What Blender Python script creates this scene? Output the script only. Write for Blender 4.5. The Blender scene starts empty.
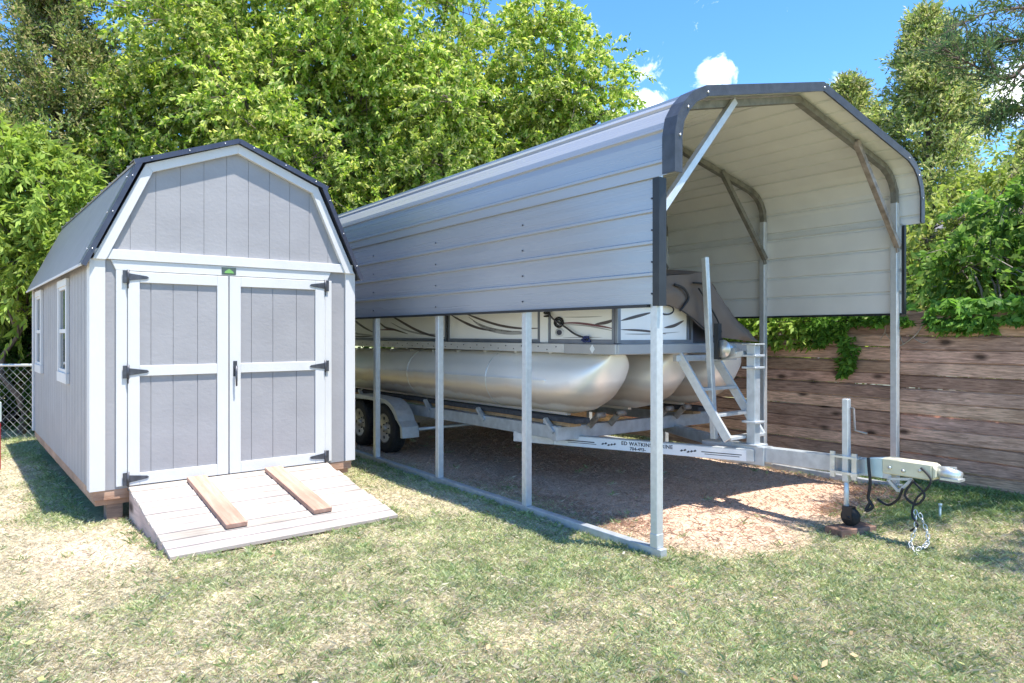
import bpy, math, random
import numpy as np
from mathutils import Vector, Matrix
random.seed(7)
DENOISE = True
RNG = np.random.default_rng(11)
SC = bpy.context.scene
COL = SC.collection
R = math.radians

# ------------------------------------------------------------------ helpers
class MB:
    """collects shapes and links them as one mesh object"""
    def __init__(s):
        s.v = []; s.f = []; s.m = []; s.sm = []
    def add(s, vs, fs, mi=0, smooth=False, M=None):
        o = len(s.v)
        for p in vs:
            p = Vector(p)
            if M is not None: p = M @ p
            s.v.append((p.x, p.y, p.z))
        for f in fs:
            s.f.append(tuple(i + o for i in f)); s.m.append(mi); s.sm.append(smooth)
        return s
    def box(s, x0, y0, z0, x1, y1, z1, mi=0, M=None):
        vs = [(x0,y0,z0),(x1,y0,z0),(x1,y1,z0),(x0,y1,z0),(x0,y0,z1),(x1,y0,z1),(x1,y1,z1),(x0,y1,z1)]
        return s.add(vs, [(0,3,2,1),(4,5,6,7),(0,1,5,4),(1,2,6,5),(2,3,7,6),(3,0,4,7)], mi, False, M)
    def beam(s, p, q, w, h, mi=0, up=(0,0,1)):
        p = Vector(p); q = Vector(q); d = (q-p).normalized(); u = Vector(up)
        a = d.cross(u)
        if a.length < 1e-4: a = d.cross(Vector((0,1,0)))
        a.normalize(); b = a.cross(d).normalized()
        vs = []
        for c in (p, q):
            for sx, sz in ((-1,-1),(1,-1),(1,1),(-1,1)):
                vs.append(c + a*sx*w/2 + b*sz*h/2)
        return s.add(vs, [(0,3,2,1)[::-1],(4,5,6,7)[::-1],(0,1,5,4)[::-1],(1,2,6,5)[::-1],(2,3,7,6)[::-1],(3,0,4,7)[::-1]], mi)
    def tube(s, pts, r, n=8, mi=0, cap=True, smooth=True):
        pts = [Vector(p) for p in pts]; k = len(pts)
        rs = r if isinstance(r, (list, tuple)) else [r]*k
        vs = []; prev = None
        for i, p in enumerate(pts):
            d = (pts[min(i+1,k-1)] - pts[max(i-1,0)])
            if d.length < 1e-9: d = Vector((0,0,1))
            d.normalize()
            if prev is None:
                a = d.orthogonal().normalized()
            else:
                a = prev - d*prev.dot(d)
                a = a.normalized() if a.length > 1e-6 else d.orthogonal().normalized()
            prev = a; b = d.cross(a)
            for j in range(n):
                t = 2*math.pi*j/n
                vs.append(p + (a*math.cos(t) + b*math.sin(t))*rs[i])
        fs = [(i*n+j, i*n+(j+1)%n, (i+1)*n+(j+1)%n, (i+1)*n+j) for i in range(k-1) for j in range(n)]
        if cap:
            fs.append(tuple(range(n))[::-1]); fs.append(tuple((k-1)*n+j for j in range(n)))
        return s.add(vs, fs, mi, smooth)
    def prism(s, poly, y0, y1, mi=0, M=None, axis='y'):
        """poly of (a, z) pairs extruded along y (or x)"""
        n = len(poly)
        if axis == 'y':
            vs = [(a, y0, z) for a, z in poly] + [(a, y1, z) for a, z in poly]
        elif axis == 'x':
            vs = [(y0, a, z) for a, z in poly] + [(y1, a, z) for a, z in poly]
        else:
            vs = [(a, z, y0) for a, z in poly] + [(a, z, y1) for a, z in poly]
        fs = [tuple(range(n)), tuple(range(n, 2*n))[::-1]]
        fs += [(i, n+i, n+(i+1)%n, (i+1)%n) for i in range(n)]
        return s.add(vs, fs, mi, False, M)
    def sheet(s, path, y0, y1, mi=0, smooth=False, flip=False, nseg=1):
        n = len(path); vs = []
        for k in range(nseg+1):
            y = y0 + (y1-y0)*k/nseg
            vs += [(a, y, z) for a, z in path]
        fs = []
        for k in range(nseg):
            for i in range(n-1):
                f = (k*n+i, (k+1)*n+i, (k+1)*n+i+1, k*n+i+1)
                fs.append(f[::-1] if flip else f)
        return s.add(vs, fs, mi, smooth)
    def build(s, name, mats, parent=None, bevel=0.0, fix=True):
        me = bpy.data.meshes.new(name)
        me.from_pydata(s.v, [], s.f)
        if not isinstance(mats, (list, tuple)): mats = [mats]
        for m in mats: me.materials.append(m)
        me.polygons.foreach_set('material_index', s.m)
        me.polygons.foreach_set('use_smooth', s.sm)
        if fix:
            import bmesh
            bm = bmesh.new(); bm.from_mesh(me); bmesh.ops.recalc_face_normals(bm, faces=bm.faces); bm.to_mesh(me); bm.free()
        me.update()
        o = bpy.data.objects.new(name, me); COL.objects.link(o)
        if parent: o.parent = parent
        if bevel:
            b = o.modifiers.new('bevel', 'BEVEL'); b.width = bevel; b.segments = 1; b.limit_method = 'ANGLE'; b.angle_limit = R(40)
        return o

def build_each(mb, name, m, parent):
    """one object for every loose piece of the collected shapes"""
    par = list(range(len(mb.v)))
    def find(i):
        while par[i] != i: par[i] = par[par[i]]; i = par[i]
        return i
    for f in mb.f:
        for i in f[1:]: par[find(i)] = find(f[0])
    groups = {}
    for k, f in enumerate(mb.f): groups.setdefault(find(f[0]), []).append(k)
    for ks in groups.values():
        q = MB(); mp = {}
        for k in ks:
            for i in mb.f[k]:
                if i not in mp: mp[i] = len(q.v); q.v.append(mb.v[i])
            q.f.append(tuple(mp[i] for i in mb.f[k])); q.m.append(mb.m[k]); q.sm.append(mb.sm[k])
        q.build(name, m, parent)
def tag(o, label, cat, group=None, kind=None):
    o['label'] = label; o['category'] = cat
    if group: o['group'] = group
    if kind: o['kind'] = kind
    return o
def thing(name, label, cat, loc=(0,0,0), rz=0, group=None):
    o = bpy.data.objects.new(name, None); COL.objects.link(o)
    o.location = loc; o.rotation_euler = (0,0,rz)
    return tag(o, label, cat, group)
def copy_tree(o, parent=None):
    c = o.copy(); COL.objects.link(c)
    if parent: c.parent = parent
    for ch in list(o.children): copy_tree(ch, c)
    return c

# ------------------------------------------------------------------ materials
def mat(name, col, rough=0.6, metal=0.0, var=0.12, scale=6.0, bump=0.0, bscale=40.0, stretch=(1,1,1), col2=None, spec=0.5, detail=4.0):
    m = bpy.data.materials.new(name); m.use_nodes = True
    nt = m.node_tree; N = nt.nodes; L = nt.links
    bs = N['Principled BSDF']
    bs.inputs['Roughness'].default_value = rough; bs.inputs['Metallic'].default_value = metal
    bs.inputs['Specular IOR Level'].default_value = spec
    tc = N.new('ShaderNodeTexCoord'); mp = N.new('ShaderNodeMapping'); mp.inputs['Scale'].default_value = stretch
    L.new(tc.outputs['Object'], mp.inputs['Vector'])
    nz = N.new('ShaderNodeTexNoise'); nz.inputs['Scale'].default_value = scale; nz.inputs['Detail'].default_value = detail
    L.new(mp.outputs['Vector'], nz.inputs['Vector'])
    rp = N.new('ShaderNodeValToRGB')
    c1 = [max(0, c*(1-var)) for c in col]; c2 = [min(1, c*(1+var)) for c in (col2 or col)]
    rp.color_ramp.elements[0].position = 0.32; rp.color_ramp.elements[1].position = 0.68
    rp.color_ramp.elements[0].color = (*c1, 1); rp.color_ramp.elements[1].color = (*c2, 1)
    L.new(nz.outputs['Fac'], rp.inputs['Fac']); L.new(rp.outputs['Color'], bs.inputs['Base Color'])
    if bump:
        n2 = N.new('ShaderNodeTexNoise'); n2.inputs['Scale'].default_value = bscale; n2.inputs['Detail'].default_value = 5
        L.new(mp.outputs['Vector'], n2.inputs['Vector'])
        bp = N.new('ShaderNodeBump'); bp.inputs['Strength'].default_value = bump; bp.inputs['Distance'].default_value = 0.01
        L.new(n2.outputs['Fac'], bp.inputs['Height']); L.new(bp.outputs['Normal'], bs.inputs['Normal'])
    m['ramp'] = rp.name
    return m

def leaf_mat(name, rough=0.5, trans=0.35, spec=0.12):
    m = bpy.data.materials.new(name); m.use_nodes = True
    nt = m.node_tree; N = nt.nodes; L = nt.links
    bs = N['Principled BSDF']; out = N['Material Output']
    at = N.new('ShaderNodeAttribute'); at.attribute_name = 'col'
    bs.inputs['Roughness'].default_value = rough; bs.inputs['Specular IOR Level'].default_value = spec
    L.new(at.outputs['Color'], bs.inputs['Base Color'])
    tr = N.new('ShaderNodeBsdfTranslucent')
    hs = N.new('ShaderNodeHueSaturation'); hs.inputs['Value'].default_value = 1.25; hs.inputs['Saturation'].default_value = 1.1
    L.new(at.outputs['Color'], hs.inputs['Color']); L.new(hs.outputs['Color'], tr.inputs['Color'])
    mx = N.new('ShaderNodeMixShader'); mx.inputs[0].default_value = trans
    L.new(bs.outputs[0], mx.inputs[1]); L.new(tr.outputs[0], mx.inputs[2]); L.new(mx.outputs[0], out.inputs['Surface'])
    return m

def wood_mat(name, c1, c2, rough=0.8, ax='x', scale=3.0, knots=True, bump=0.3, boardvar=0.0, grain=12):
    """grain running along the given object axis, with dark knots"""
    m = bpy.data.materials.new(name); m.use_nodes = True
    nt = m.node_tree; N = nt.nodes; L = nt.links
    bs = N['Principled BSDF']; bs.inputs['Roughness'].default_value = rough; bs.inputs['Specular IOR Level'].default_value = 0.25
    tc = N.new('ShaderNodeTexCoord'); mp = N.new('ShaderNodeMapping')
    st = {'x': (0.10,1,1), 'y': (1,0.09,1), 'z': (1,1,0.12)}[ax]
    mp.inputs['Scale'].default_value = st
    L.new(tc.outputs['Object'], mp.inputs['Vector'])
    nz = N.new('ShaderNodeTexNoise'); nz.inputs['Scale'].default_value = scale*grain; nz.inputs['Detail'].default_value = 7; nz.inputs['Roughness'].default_value = 0.65; nz.inputs['Distortion'].default_value = 0.5
    L.new(mp.outputs['Vector'], nz.inputs['Vector'])
    rp = N.new('ShaderNodeValToRGB'); e = rp.color_ramp.elements
    e[0].position = 0.3; e[1].position = 0.7; e[0].color = (*c1,1); e[1].color = (*c2,1)
    L.new(nz.outputs['Fac'], rp.inputs['Fac'])
    n2 = N.new('ShaderNodeTexNoise'); n2.inputs['Scale'].default_value = scale*0.6; n2.inputs['Detail'].default_value = 3
    L.new(tc.outputs['Object'], n2.inputs['Vector'])
    mr = N.new('ShaderNodeMapRange'); mr.inputs['From Min'].default_value = 0.3; mr.inputs['From Max'].default_value = 0.7
    mr.inputs['To Min'].default_value = 0.72; mr.inputs['To Max'].default_value = 1.25
    L.new(n2.outputs['Fac'], mr.inputs['Value'])
    mu = N.new('ShaderNodeVectorMath'); mu.operation = 'SCALE'
    L.new(rp.outputs['Color'], mu.inputs[0]); L.new(mr.outputs[0], mu.inputs['Scale'])
    last = mu.outputs[0]
    if boardvar:
        at = N.new('ShaderNodeAttribute'); at.attribute_name = 'tone'
        m3 = N.new('ShaderNodeVectorMath'); m3.operation = 'MULTIPLY'
        L.new(last, m3.inputs[0]); L.new(at.outputs['Color'], m3.inputs[1]); last = m3.outputs[0]
    if knots:
        mp2 = N.new('ShaderNodeMapping'); mp2.inputs['Scale'].default_value = {'x': (0.45,1,1), 'y': (1,0.45,1), 'z': (1,1,0.45)}[ax]
        L.new(tc.outputs['Object'], mp2.inputs['Vector'])
        vo = N.new('ShaderNodeTexVoronoi'); vo.inputs['Scale'].default_value = scale*1.6
        L.new(mp2.outputs['Vector'], vo.inputs['Vector'])
        kr = N.new('ShaderNodeMapRange'); kr.inputs['From Min'].default_value = 0.08; kr.inputs['From Max'].default_value = 0.24
        kr.inputs['To Min'].default_value = 0.18; kr.inputs['To Max'].default_value = 1.0
        L.new(vo.outputs['Distance'], kr.inputs['Value'])
        m2 = N.new('ShaderNodeVectorMath'); m2.operation = 'SCALE'
        L.new(last, m2.inputs[0]); L.new(kr.outputs[0], m2.inputs['Scale']); last = m2.outputs[0]
    L.new(last, bs.inputs['Base Color'])
    bp = N.new('ShaderNodeBump'); bp.inputs['Strength'].default_value = bump; bp.inputs['Distance'].default_value = 0.004
    L.new(nz.outputs['Fac'], bp.inputs['Height']); L.new(bp.outputs['Normal'], bs.inputs['Normal'])
    return m

M = {}
M['siding'] = mat('siding', (0.30,0.293,0.303), 0.6, var=0.06, scale=3, bump=0.22, bscale=30, stretch=(.8,.8,1.2))
M['white'] = mat('white_paint', (0.58,0.575,0.57), 0.5, var=0.03, scale=4, bump=0.12, bscale=30, stretch=(1,1,0.6))
M['shedroof'] = mat('shed_roof_metal', (0.17,0.175,0.20), 0.4, metal=0.3, var=0.08, scale=5)
M['drip'] = mat('dark_trim_metal', (0.055,0.06,0.085), 0.35, metal=0.3, var=0.15, scale=8)
M['hinge'] = mat('hinge_steel', (0.07,0.072,0.085), 0.4, metal=0.4, var=0.3, scale=20)
M['black'] = mat('black_metal', (0.022,0.023,0.026), 0.4, metal=0.2, var=0.2, scale=9)
M['trimdark'] = mat('carport_trim', (0.06,0.064,0.075), 0.42, metal=0.3, var=0.2, scale=14, bump=0.15, bscale=90)
M['screw'] = mat('screw_head', (0.7,0.7,0.72), 0.35, metal=0.8, var=0.1)
M['glass'] = mat('window_glass', (0.03,0.04,0.05), 0.06, var=0.3, scale=2, spec=0.8)
M['wood_old'] = wood_mat('weathered_wood', (0.20,0.13,0.10), (0.42,0.30,0.24), ax='x', knots=False)
M['wood_frame'] = wood_mat('framing_wood', (0.30,0.17,0.11), (0.52,0.34,0.24), ax='x', knots=False)
M['ramp_wood'] = wood_mat('ramp_wood', (0.32,0.275,0.25), (0.50,0.45,0.415), ax='x', scale=2.5, bump=0.5, boardvar=1.0, knots=False)
M['ramp_side'] = wood_mat('ramp_side_wood', (0.38,0.29,0.26), (0.60,0.47,0.43), ax='y', scale=2.5, bump=0.4)
M['plank'] = wood_mat('plank_wood', (0.34,0.19,0.135), (0.52,0.335,0.255), ax='y', scale=2.2, bump=0.4)
M['fence_wood'] = wood_mat('fence_wood', (0.23,0.135,0.095), (0.72,0.47,0.355), ax='y', scale=3.4, bump=0.7, boardvar=1.0, grain=20)
M['galv'] = mat('galvanised_steel', (0.58,0.60,0.61), 0.42, metal=0.45, var=0.07, scale=22, bump=0.05, bscale=60)
M['galv2'] = mat('galvanised_trailer', (0.50,0.53,0.55), 0.45, metal=0.5, var=0.13, scale=12, bump=0.05)
M['galvrust'] = mat('weathered_brace', (0.24,0.195,0.16), 0.55, metal=0.3, var=0.25, scale=14, col2=(0.30,0.26,0.23))
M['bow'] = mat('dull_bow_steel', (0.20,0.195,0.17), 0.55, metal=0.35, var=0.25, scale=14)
M['rubber'] = mat('tyre_rubber', (0.022,0.021,0.02), 0.75, var=0.3, scale=12, bump=0.3)
M['rim'] = mat('wheel_rim', (0.55,0.52,0.48), 0.4, metal=0.6, var=0.15, scale=10)
M['cream'] = mat('coupler_cream_paint', (0.66,0.61,0.44), 0.5, var=0.1, scale=8)
M['wire'] = mat('fence_wire', (0.33,0.34,0.33), 0.5, metal=0.2, var=0.1)
M['zinc'] = mat('zinc', (0.62,0.64,0.64), 0.35, metal=0.7, var=0.15, scale=14)
M['boatwhite'] = mat('boat_panel_white', (0.80,0.81,0.83), 0.3, var=0.03, scale=2)
M['boatgrey'] = mat('boat_rail_grey', (0.22,0.24,0.28), 0.35, metal=0.5, var=0.1)
M['deckfascia'] = mat('deck_aluminium', (0.60,0.60,0.60), 0.4, metal=0.35, var=0.08, scale=3)
M['deckgrey'] = mat('deck_corner', (0.42,0.42,0.43), 0.4, metal=0.35, var=0.06, scale=4)
M['stripe_dark'] = mat('stripe_taupe', (0.085,0.07,0.07), 0.35, var=0.1)
M['stripe_red'] = mat('stripe_maroon', (0.16,0.06,0.07), 0.35, var=0.1)
M['stripe_grey'] = mat('stripe_grey', (0.33,0.33,0.34), 0.35, var=0.1)
M['cover'] = mat('boat_cover_canvas', (0.155,0.118,0.095), 0.85, var=0.10, scale=5, bump=0.35, bscale=14)
M['strap'] = mat('black_strap', (0.018,0.018,0.02), 0.7, var=0.2)
M['rope'] = mat('blue_rope', (0.03,0.04,0.14), 0.8, var=0.3, scale=60)
M['rope_dark'] = mat('dark_rope', (0.05,0.05,0.06), 0.8, var=0.3, scale=60)
M['bunk'] = mat('bunk_carpet', (0.05,0.05,0.055), 0.95, var=0.3, scale=30)
M['bunkwood'] = mat('bunk_wood', (0.40,0.25,0.13), 0.8, var=0.25, scale=12)
M['decal'] = mat('decal_dark', (0.04,0.04,0.05), 0.5, var=0.05)
M['decalwhite'] = mat('decal_panel_white', (0.74,0.76,0.76), 0.45, var=0.04)
M['bark'] = mat('bark', (0.13,0.10,0.085), 0.9, var=0.35, scale=14, bump=0.6, bscale=25, stretch=(1,1,0.3))
M['barkgrey'] = mat('bark_grey', (0.22,0.19,0.17), 0.9, var=0.3, scale=14, bump=0.6, bscale=25, stretch=(1,1,0.3))
M['twig'] = mat('dry_twig', (0.40,0.34,0.28), 0.9, var=0.2, scale=20)
M['leaf'] = leaf_mat('leaves', 0.45, 0.45)
M['needle'] = leaf_mat('needles', 0.6, 0.32)
M['grassblade'] = leaf_mat('grass_blades', 0.7, 0.3, 0.03)
M['house'] = mat('house_siding', (0.66,0.66,0.66), 0.6, var=0.06)
M['shingle'] = mat('house_shingles', (0.16,0.15,0.15), 0.85, var=0.3, scale=12)
M['red'] = mat('red_paint', (0.42,0.03,0.035), 0.5, var=0.15)
M['palecap'] = mat('pale_cap', (0.55,0.66,0.64), 0.5, var=0.1)
M['green_mark'] = mat('green_mark', (0.16,0.36,0.10), 0.5, var=0.1)
M['plate'] = mat('sign_plate', (0.06,0.085,0.075), 0.4, var=0.1)

# painted panel of the carport: streaky highlights along the sheet put into colour and roughness
def panel_mat(name, col, rough, stretch, var=0.06):
    m = mat(name, col, rough, metal=0.25, var=var, scale=3.0, stretch=stretch, detail=6)
    nt = m.node_tree; N = nt.nodes; L = nt.links
    bs = N['Principled BSDF']
    mp = [n for n in N if n.type == 'MAPPING'][0]
    n2 = N.new('ShaderNodeTexNoise'); n2.inputs['Scale'].default_value = 6; n2.inputs['Detail'].default_value = 4
    L.new(mp.outputs['Vector'], n2.inputs['Vector'])
    mr = N.new('ShaderNodeMapRange'); mr.inputs['From Min'].default_value = .3; mr.inputs['From Max'].default_value = .7
    mr.inputs['To Min'].default_value = rough*.75; mr.inputs['To Max'].default_value = rough*1.3
    L.new(n2.outputs['Fac'], mr.inputs['Value']); L.new(mr.outputs[0], bs.inputs['Roughness'])
    bp = N.new('ShaderNodeBump'); bp.inputs['Strength'].default_value = 0.04; bp.inputs['Distance'].default_value = 0.01
    L.new(n2.outputs['Fac'], bp.inputs['Height']); L.new(bp.outputs['Normal'], bs.inputs['Normal'])
    return m
M['sheet_out'] = panel_mat('grey_painted_sheet', (0.37,0.378,0.405), 0.27, (1, 0.025, 2.2), 0.04)
M['sheet_in'] = mat('pale_sheet_inside', (0.68,0.68,0.66), 0.55, var=0.04, scale=3)

# pontoon aluminium with scum bands near the waterline
def pontoon_mat():
    m = mat('pontoon_aluminium', (0.93,0.92,0.90), 0.38, metal=0.4, var=0.06, scale=2.5, stretch=(1,0.4,1))
    nt = m.node_tree; N = nt.nodes; L = nt.links; bs = N['Principled BSDF']; rp = N[m['ramp']]
    tc = [n for n in N if n.type == 'TEX_COORD'][0]
    sp = N.new('ShaderNodeSeparateXYZ'); L.new(tc.outputs['Object'], sp.inputs[0])
    nz = N.new('ShaderNodeTexNoise'); nz.inputs['Scale'].default_value = 2.2; nz.inputs['Detail'].default_value = 6
    L.new(tc.outputs['Object'], nz.inputs['Vector'])
    ad = N.new('ShaderNodeMath'); ad.operation = 'MULTIPLY_ADD'; ad.inputs[1].default_value = 0.16
    L.new(nz.outputs['Fac'], ad.inputs[0]); L.new(sp.outputs['Z'], ad.inputs[2])
    r2 = N.new('ShaderNodeValToRGB'); e = r2.color_ramp.elements
    mr = N.new('ShaderNodeMapRange'); mr.inputs['From Min'].default_value = 0.86; mr.inputs['From Max'].default_value = 1.50
    L.new(ad.outputs[0], mr.inputs['Value']); L.new(mr.outputs[0], r2.inputs['Fac'])
    e[0].position = 0.0; e[0].color = (0.74,0.66,0.57,1)
    e[1].position = 0.55; e[1].color = (0,0,0,1)
    for p, c in ((0.16,(0.74,0.67,0.58,1)),(0.2,(0.46,0.32,0.21,1)),(0.30,(0.64,0.48,0.34,1)),(0.42,(0.66,0.51,0.38,1))):
        q = e.new(p); q.color = c
    fm = N.new('ShaderNodeMapRange'); fm.inputs['From Min'].default_value = 0.36; fm.inputs['From Max'].default_value = 0.56
    fm.inputs['To Min'].default_value = 0.75; fm.inputs['To Max'].default_value = 0.0
    L.new(mr.outputs[0], fm.inputs['Value'])
    mx = N.new('ShaderNodeMix'); mx.data_type = 'RGBA'
    L.new(fm.outputs[0], mx.inputs['Factor']); L.new(rp.outputs['Color'], mx.inputs['A']); L.new(r2.outputs['Color'], mx.inputs['B'])
    L.new(mx.outputs['Result'], bs.inputs['Base Color'])
    return m
M['pontoon'] = pontoon_mat()

# ------------------------------------------------------------------ camera, sun, sky
cam = bpy.data.cameras.new('camera'); co = bpy.data.objects.new('camera', cam); COL.objects.link(co)
co.location = (0,0,1.6); co.rotation_euler = (R(90),0,0)
cam.sensor_width = 36; cam.lens = 36*698/1024; cam.shift_y = -7.5/1024; cam.clip_start = 0.05; cam.clip_end = 2000
SC.camera = co
SUNV = Vector((0.27,-0.19,1)).normalized()      # towards the sun
sl = bpy.data.lights.new('sun','SUN'); so = bpy.data.objects.new('sun', sl); COL.objects.link(so)
sl.energy = 3.55; sl.angle = R(0.53); sl.color = (1.0,0.95,0.87)
so.rotation_euler = (-SUNV).to_track_quat('-Z','Y').to_euler(); so.location = (3,-2,12)
W = bpy.data.worlds.new('World'); SC.world = W; W.use_nodes = True
nt = W.node_tree; N = nt.nodes; L = nt.links
bg = N['Background']; bg.inputs['Strength'].default_value = 0.15
sky = N.new('ShaderNodeTexSky'); sky.sky_type = 'NISHITA'; sky.sun_disc = False
sky.sun_elevation = math.asin(SUNV.z); sky.sun_rotation = math.atan2(SUNV.x, SUNV.y)
sky.air_density = 1.0; sky.dust_density = 0.0; sky.ozone_density = 5.0; sky.altitude = 1500
tc = N.new('ShaderNodeTexCoord')
nz = N.new('ShaderNodeTexNoise'); nz.inputs['Scale'].default_value = 19; nz.inputs['Detail'].default_value = 8; nz.inputs['Roughness'].default_value = 0.62; nz.inputs['Distortion'].default_value = 0.4
L.new(tc.outputs['Generated'], nz.inputs['Vector'])
acc = None
def pdir(u, v): return Vector(((u-512)/698, 1, -(v-334)/698)).normalized()
for (u, v, r) in ((652,104,.075),(692,114,.055),(712,68,.035),(836,92,.04),(610,118,.06),(560,140,.09),(1010,95,.06),(300,150,.12),(130,170,.1),(-500,150,.3),(1900,100,.35)):
    d = pdir(u, v)
    vm = N.new('ShaderNodeVectorMath'); vm.operation = 'DISTANCE'; vm.inputs[1].default_value = d
    L.new(tc.outputs['Generated'], vm.inputs[0])
    mr = N.new('ShaderNodeMapRange'); mr.inputs['From Min'].default_value = r; mr.inputs['From Max'].default_value = r*0.15
    L.new(vm.outputs['Value'], mr.inputs['Value'])
    if acc is None: acc = mr.outputs[0]
    else:
        mm = N.new('ShaderNodeMath'); mm.operation = 'MAXIMUM'; L.new(acc, mm.inputs[0]); L.new(mr.outputs[0], mm.inputs[1]); acc = mm.outputs[0]
na = N.new('ShaderNodeMath'); na.operation = 'MULTIPLY_ADD'; na.inputs[1].default_value = 4.6; na.inputs[2].default_value = -2.45
L.new(nz.outputs['Fac'], na.inputs[0])
ad = N.new('ShaderNodeMath'); ad.operation = 'MULTIPLY_ADD'; ad.inputs[1].default_value = 1.15
L.new(acc, ad.inputs[0]); L.new(na.outputs[0], ad.inputs[2])
cm = N.new('ShaderNodeMapRange'); cm.inputs['From Min'].default_value = 0.45; cm.inputs['From Max'].default_value = 1.35
L.new(ad.outputs[0], cm.inputs['Value'])
hsv = N.new('ShaderNodeHueSaturation'); hsv.inputs['Saturation'].default_value = 1.18; hsv.inputs['Value'].default_value = 0.92; L.new(sky.outputs[0], hsv.inputs['Color'])
mx = N.new('ShaderNodeMix'); mx.data_type = 'RGBA'; mx.inputs['B'].default_value = (7.0,7.1,7.4,1)
L.new(cm.outputs[0], mx.inputs['Factor']); L.new(hsv.outputs[0], mx.inputs['A']); L.new(mx.outputs['Result'], bg.inputs['Color'])
vs = SC.view_settings; vs.view_transform = 'Standard'; vs.look = 'None'; vs.gamma = 1; vs.use_curve_mapping = False; vs.exposure = 1.46
SC.cycles.use_denoising = DENOISE
SC.cycles.max_bounces = 10; SC.cycles.diffuse_bounces = 6; SC.cycles.transparent_max_bounces = 4

# ------------------------------------------------------------------ local frames
SO = Vector((-3.55,5.916,0)); SX = Vector((.776,.631,0)).normalized(); SA = math.atan2(SX.y, SX.x)
CO = Vector((1.04,5.005,0)); CX = Vector((.803,.595,0)).normalized(); CA = math.atan2(CX.y, CX.x); CY = Vector((-CX.y, CX.x, 0))
def cw(x, y, z=0):   # carport frame -> world
    return CO + CX*x + CY*y + Vector((0,0,z))
CW, CL = 3.68, 7.75

# ------------------------------------------------------------------ ground and grass
def vnoise(x, y, s, seed):
    r = np.random.default_rng(seed); G = r.random((256,256))
    x = x/s; y = y/s
    xi = np.floor(x).astype(int); yi = np.floor(y).astype(int); fx = x-xi; fy = y-yi
    fx = fx*fx*(3-2*fx); fy = fy*fy*(3-2*fy)
    g = lambda a, b: G[a % 256, b % 256]
    return (g(xi,yi)*(1-fx)+g(xi+1,yi)*fx)*(1-fy) + (g(xi,yi+1)*(1-fx)+g(xi+1,yi+1)*fx)*fy
def sstep(a, b, x):
    t = np.clip((x-a)/(b-a), 0, 1); return t*t*(3-2*t)
def local(x, y, o, ax):
    dx = x-o.x; dy = y-o.y
    return dx*ax.x+dy*ax.y, -dx*ax.y+dy*ax.x
def fields(x, y):
    """returns green (0 straw .. 1 lush), bare (0..1), pine straw (0..1), lush tall (0..1)"""
    cx, cy = local(x, y, CO, CX); sx, sy = local(x, y, SO, SX)
    n1 = vnoise(x, y, .42, 1); n2 = vnoise(x, y, 1.1, 2); n3 = vnoise(x, y, .16, 3); n4 = vnoise(x, y, 2.6, 4)
    g = 0.40*n1 + 0.28*n2 + 0.20*n3 + 0.22*n4 - 0.02
    wob = (n1-.5)*.5 + (n2-.5)*.5
    inside = sstep(-.15, .45, cx+wob*.6)*sstep(3.95, 3.35, cx+wob*.4)*sstep(-.75, .1, cy+wob*.9)*sstep(9.2, 8.2, cy)
    fencey = sstep(3.3, 3.75, cx+wob*.5)*sstep(-3.6, -2.6, cy)*sstep(4.6, 4.2, cx)
    lush = np.maximum(fencey*sstep(2.6, .2, cy+wob), .9*sstep(3.0, 3.5, cx+wob*.8)*sstep(-1.3, -.9, cy)*sstep(.7, -.1, cy)*sstep(4.8, 4.2, cx))
    lush = np.maximum(lush, sstep(2.0, 2.7, cx+wob)*sstep(-1.0, -.6, cy+wob*.5)*sstep(.2, -.1, cy)*.8)
    leftedge = sstep(.9, .35, cx+wob*.5)*sstep(.2, 1.0, cy)*sstep(3.6, 2.4, cy)*sstep(-.3, .1, cx)
    g = np.where(inside > .3, g*.35 + .10, g) + .5*lush + .45*leftedge*inside
    bare = inside*(1-.7*leftedge)*(1-.8*lush)
    shleft = sstep(-.1, -.5, sx+wob*.3)*sstep(-2.6, -.2, sy+wob*.8)
    bare = np.maximum(bare, shleft*sstep(.35, .65, n2*.6+n1*.4+.05)*.6)
    rampl = np.exp(-(((sx+.1)/.5)**2 + ((sy+.9)/.8)**2))
    bare = np.maximum(bare, rampl*.8)
    bare = np.maximum(bare, .9*np.exp(-(((sx-1.1)/1.3)**2 + ((sy+.6)/.8)**2)))
    spot = np.exp(-(((cx-3.4)/.7)**2 + ((cy+1.35)/.22)**2))
    bare = np.maximum(bare, spot*.9)
    g = g - .55*shleft*.6 - .2*rampl - .3*spot
    back = sstep(8, 11, y); g = g + .2*back*(1-inside)
    strip = sstep(-.75, -.05, sx)*sstep(.35, .1, sx)*sstep(-.3, .5, sy)*sstep(5, 4.5, sy)
    g = g + .45*strip*n1*1.6
    green = sstep(.12, .80, g)
    pine = inside*sstep(-.7, .3, cy+wob)
    return green, np.clip(bare,0,1), pine, np.clip(lush,0,1)
def hgt(x, y):
    return (vnoise(x,y,.5,21)-.5)*.022 + (vnoise(x,y,.14,22)-.5)*.010
def axis(lo, hi, a, b, step):
    mid = np.arange(a, b, step)
    out = [a]; d = step
    while out[-1] > lo: d *= 1.5; out.append(out[-1]-d)
    out2 = [mid[-1]]; d = step
    while out2[-1] < hi: d *= 1.5; out2.append(out2[-1]+d)
    return np.array(out[::-1][:-1] + list(mid) + out2[1:])
gx = axis(-300, 300, -9, 8, .055); gy = axis(-60, 600, 1.0, 14, .055)
XX, YY = np.meshgrid(gx, gy)
ZZ = hgt(XX, YY) - 0.012
GN, BR, PI_, LU = fields(XX, YY)
n5 = vnoise(XX, YY, .06, 31); n6 = vnoise(XX, YY, .13, 32)
straw = np.stack([.42+.14*n5, .37+.12*n5, .25+.08*n5], -1)
soilc = np.stack([.50+.16*n6, .355+.13*n6, .275+.10*n6], -1)
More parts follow.
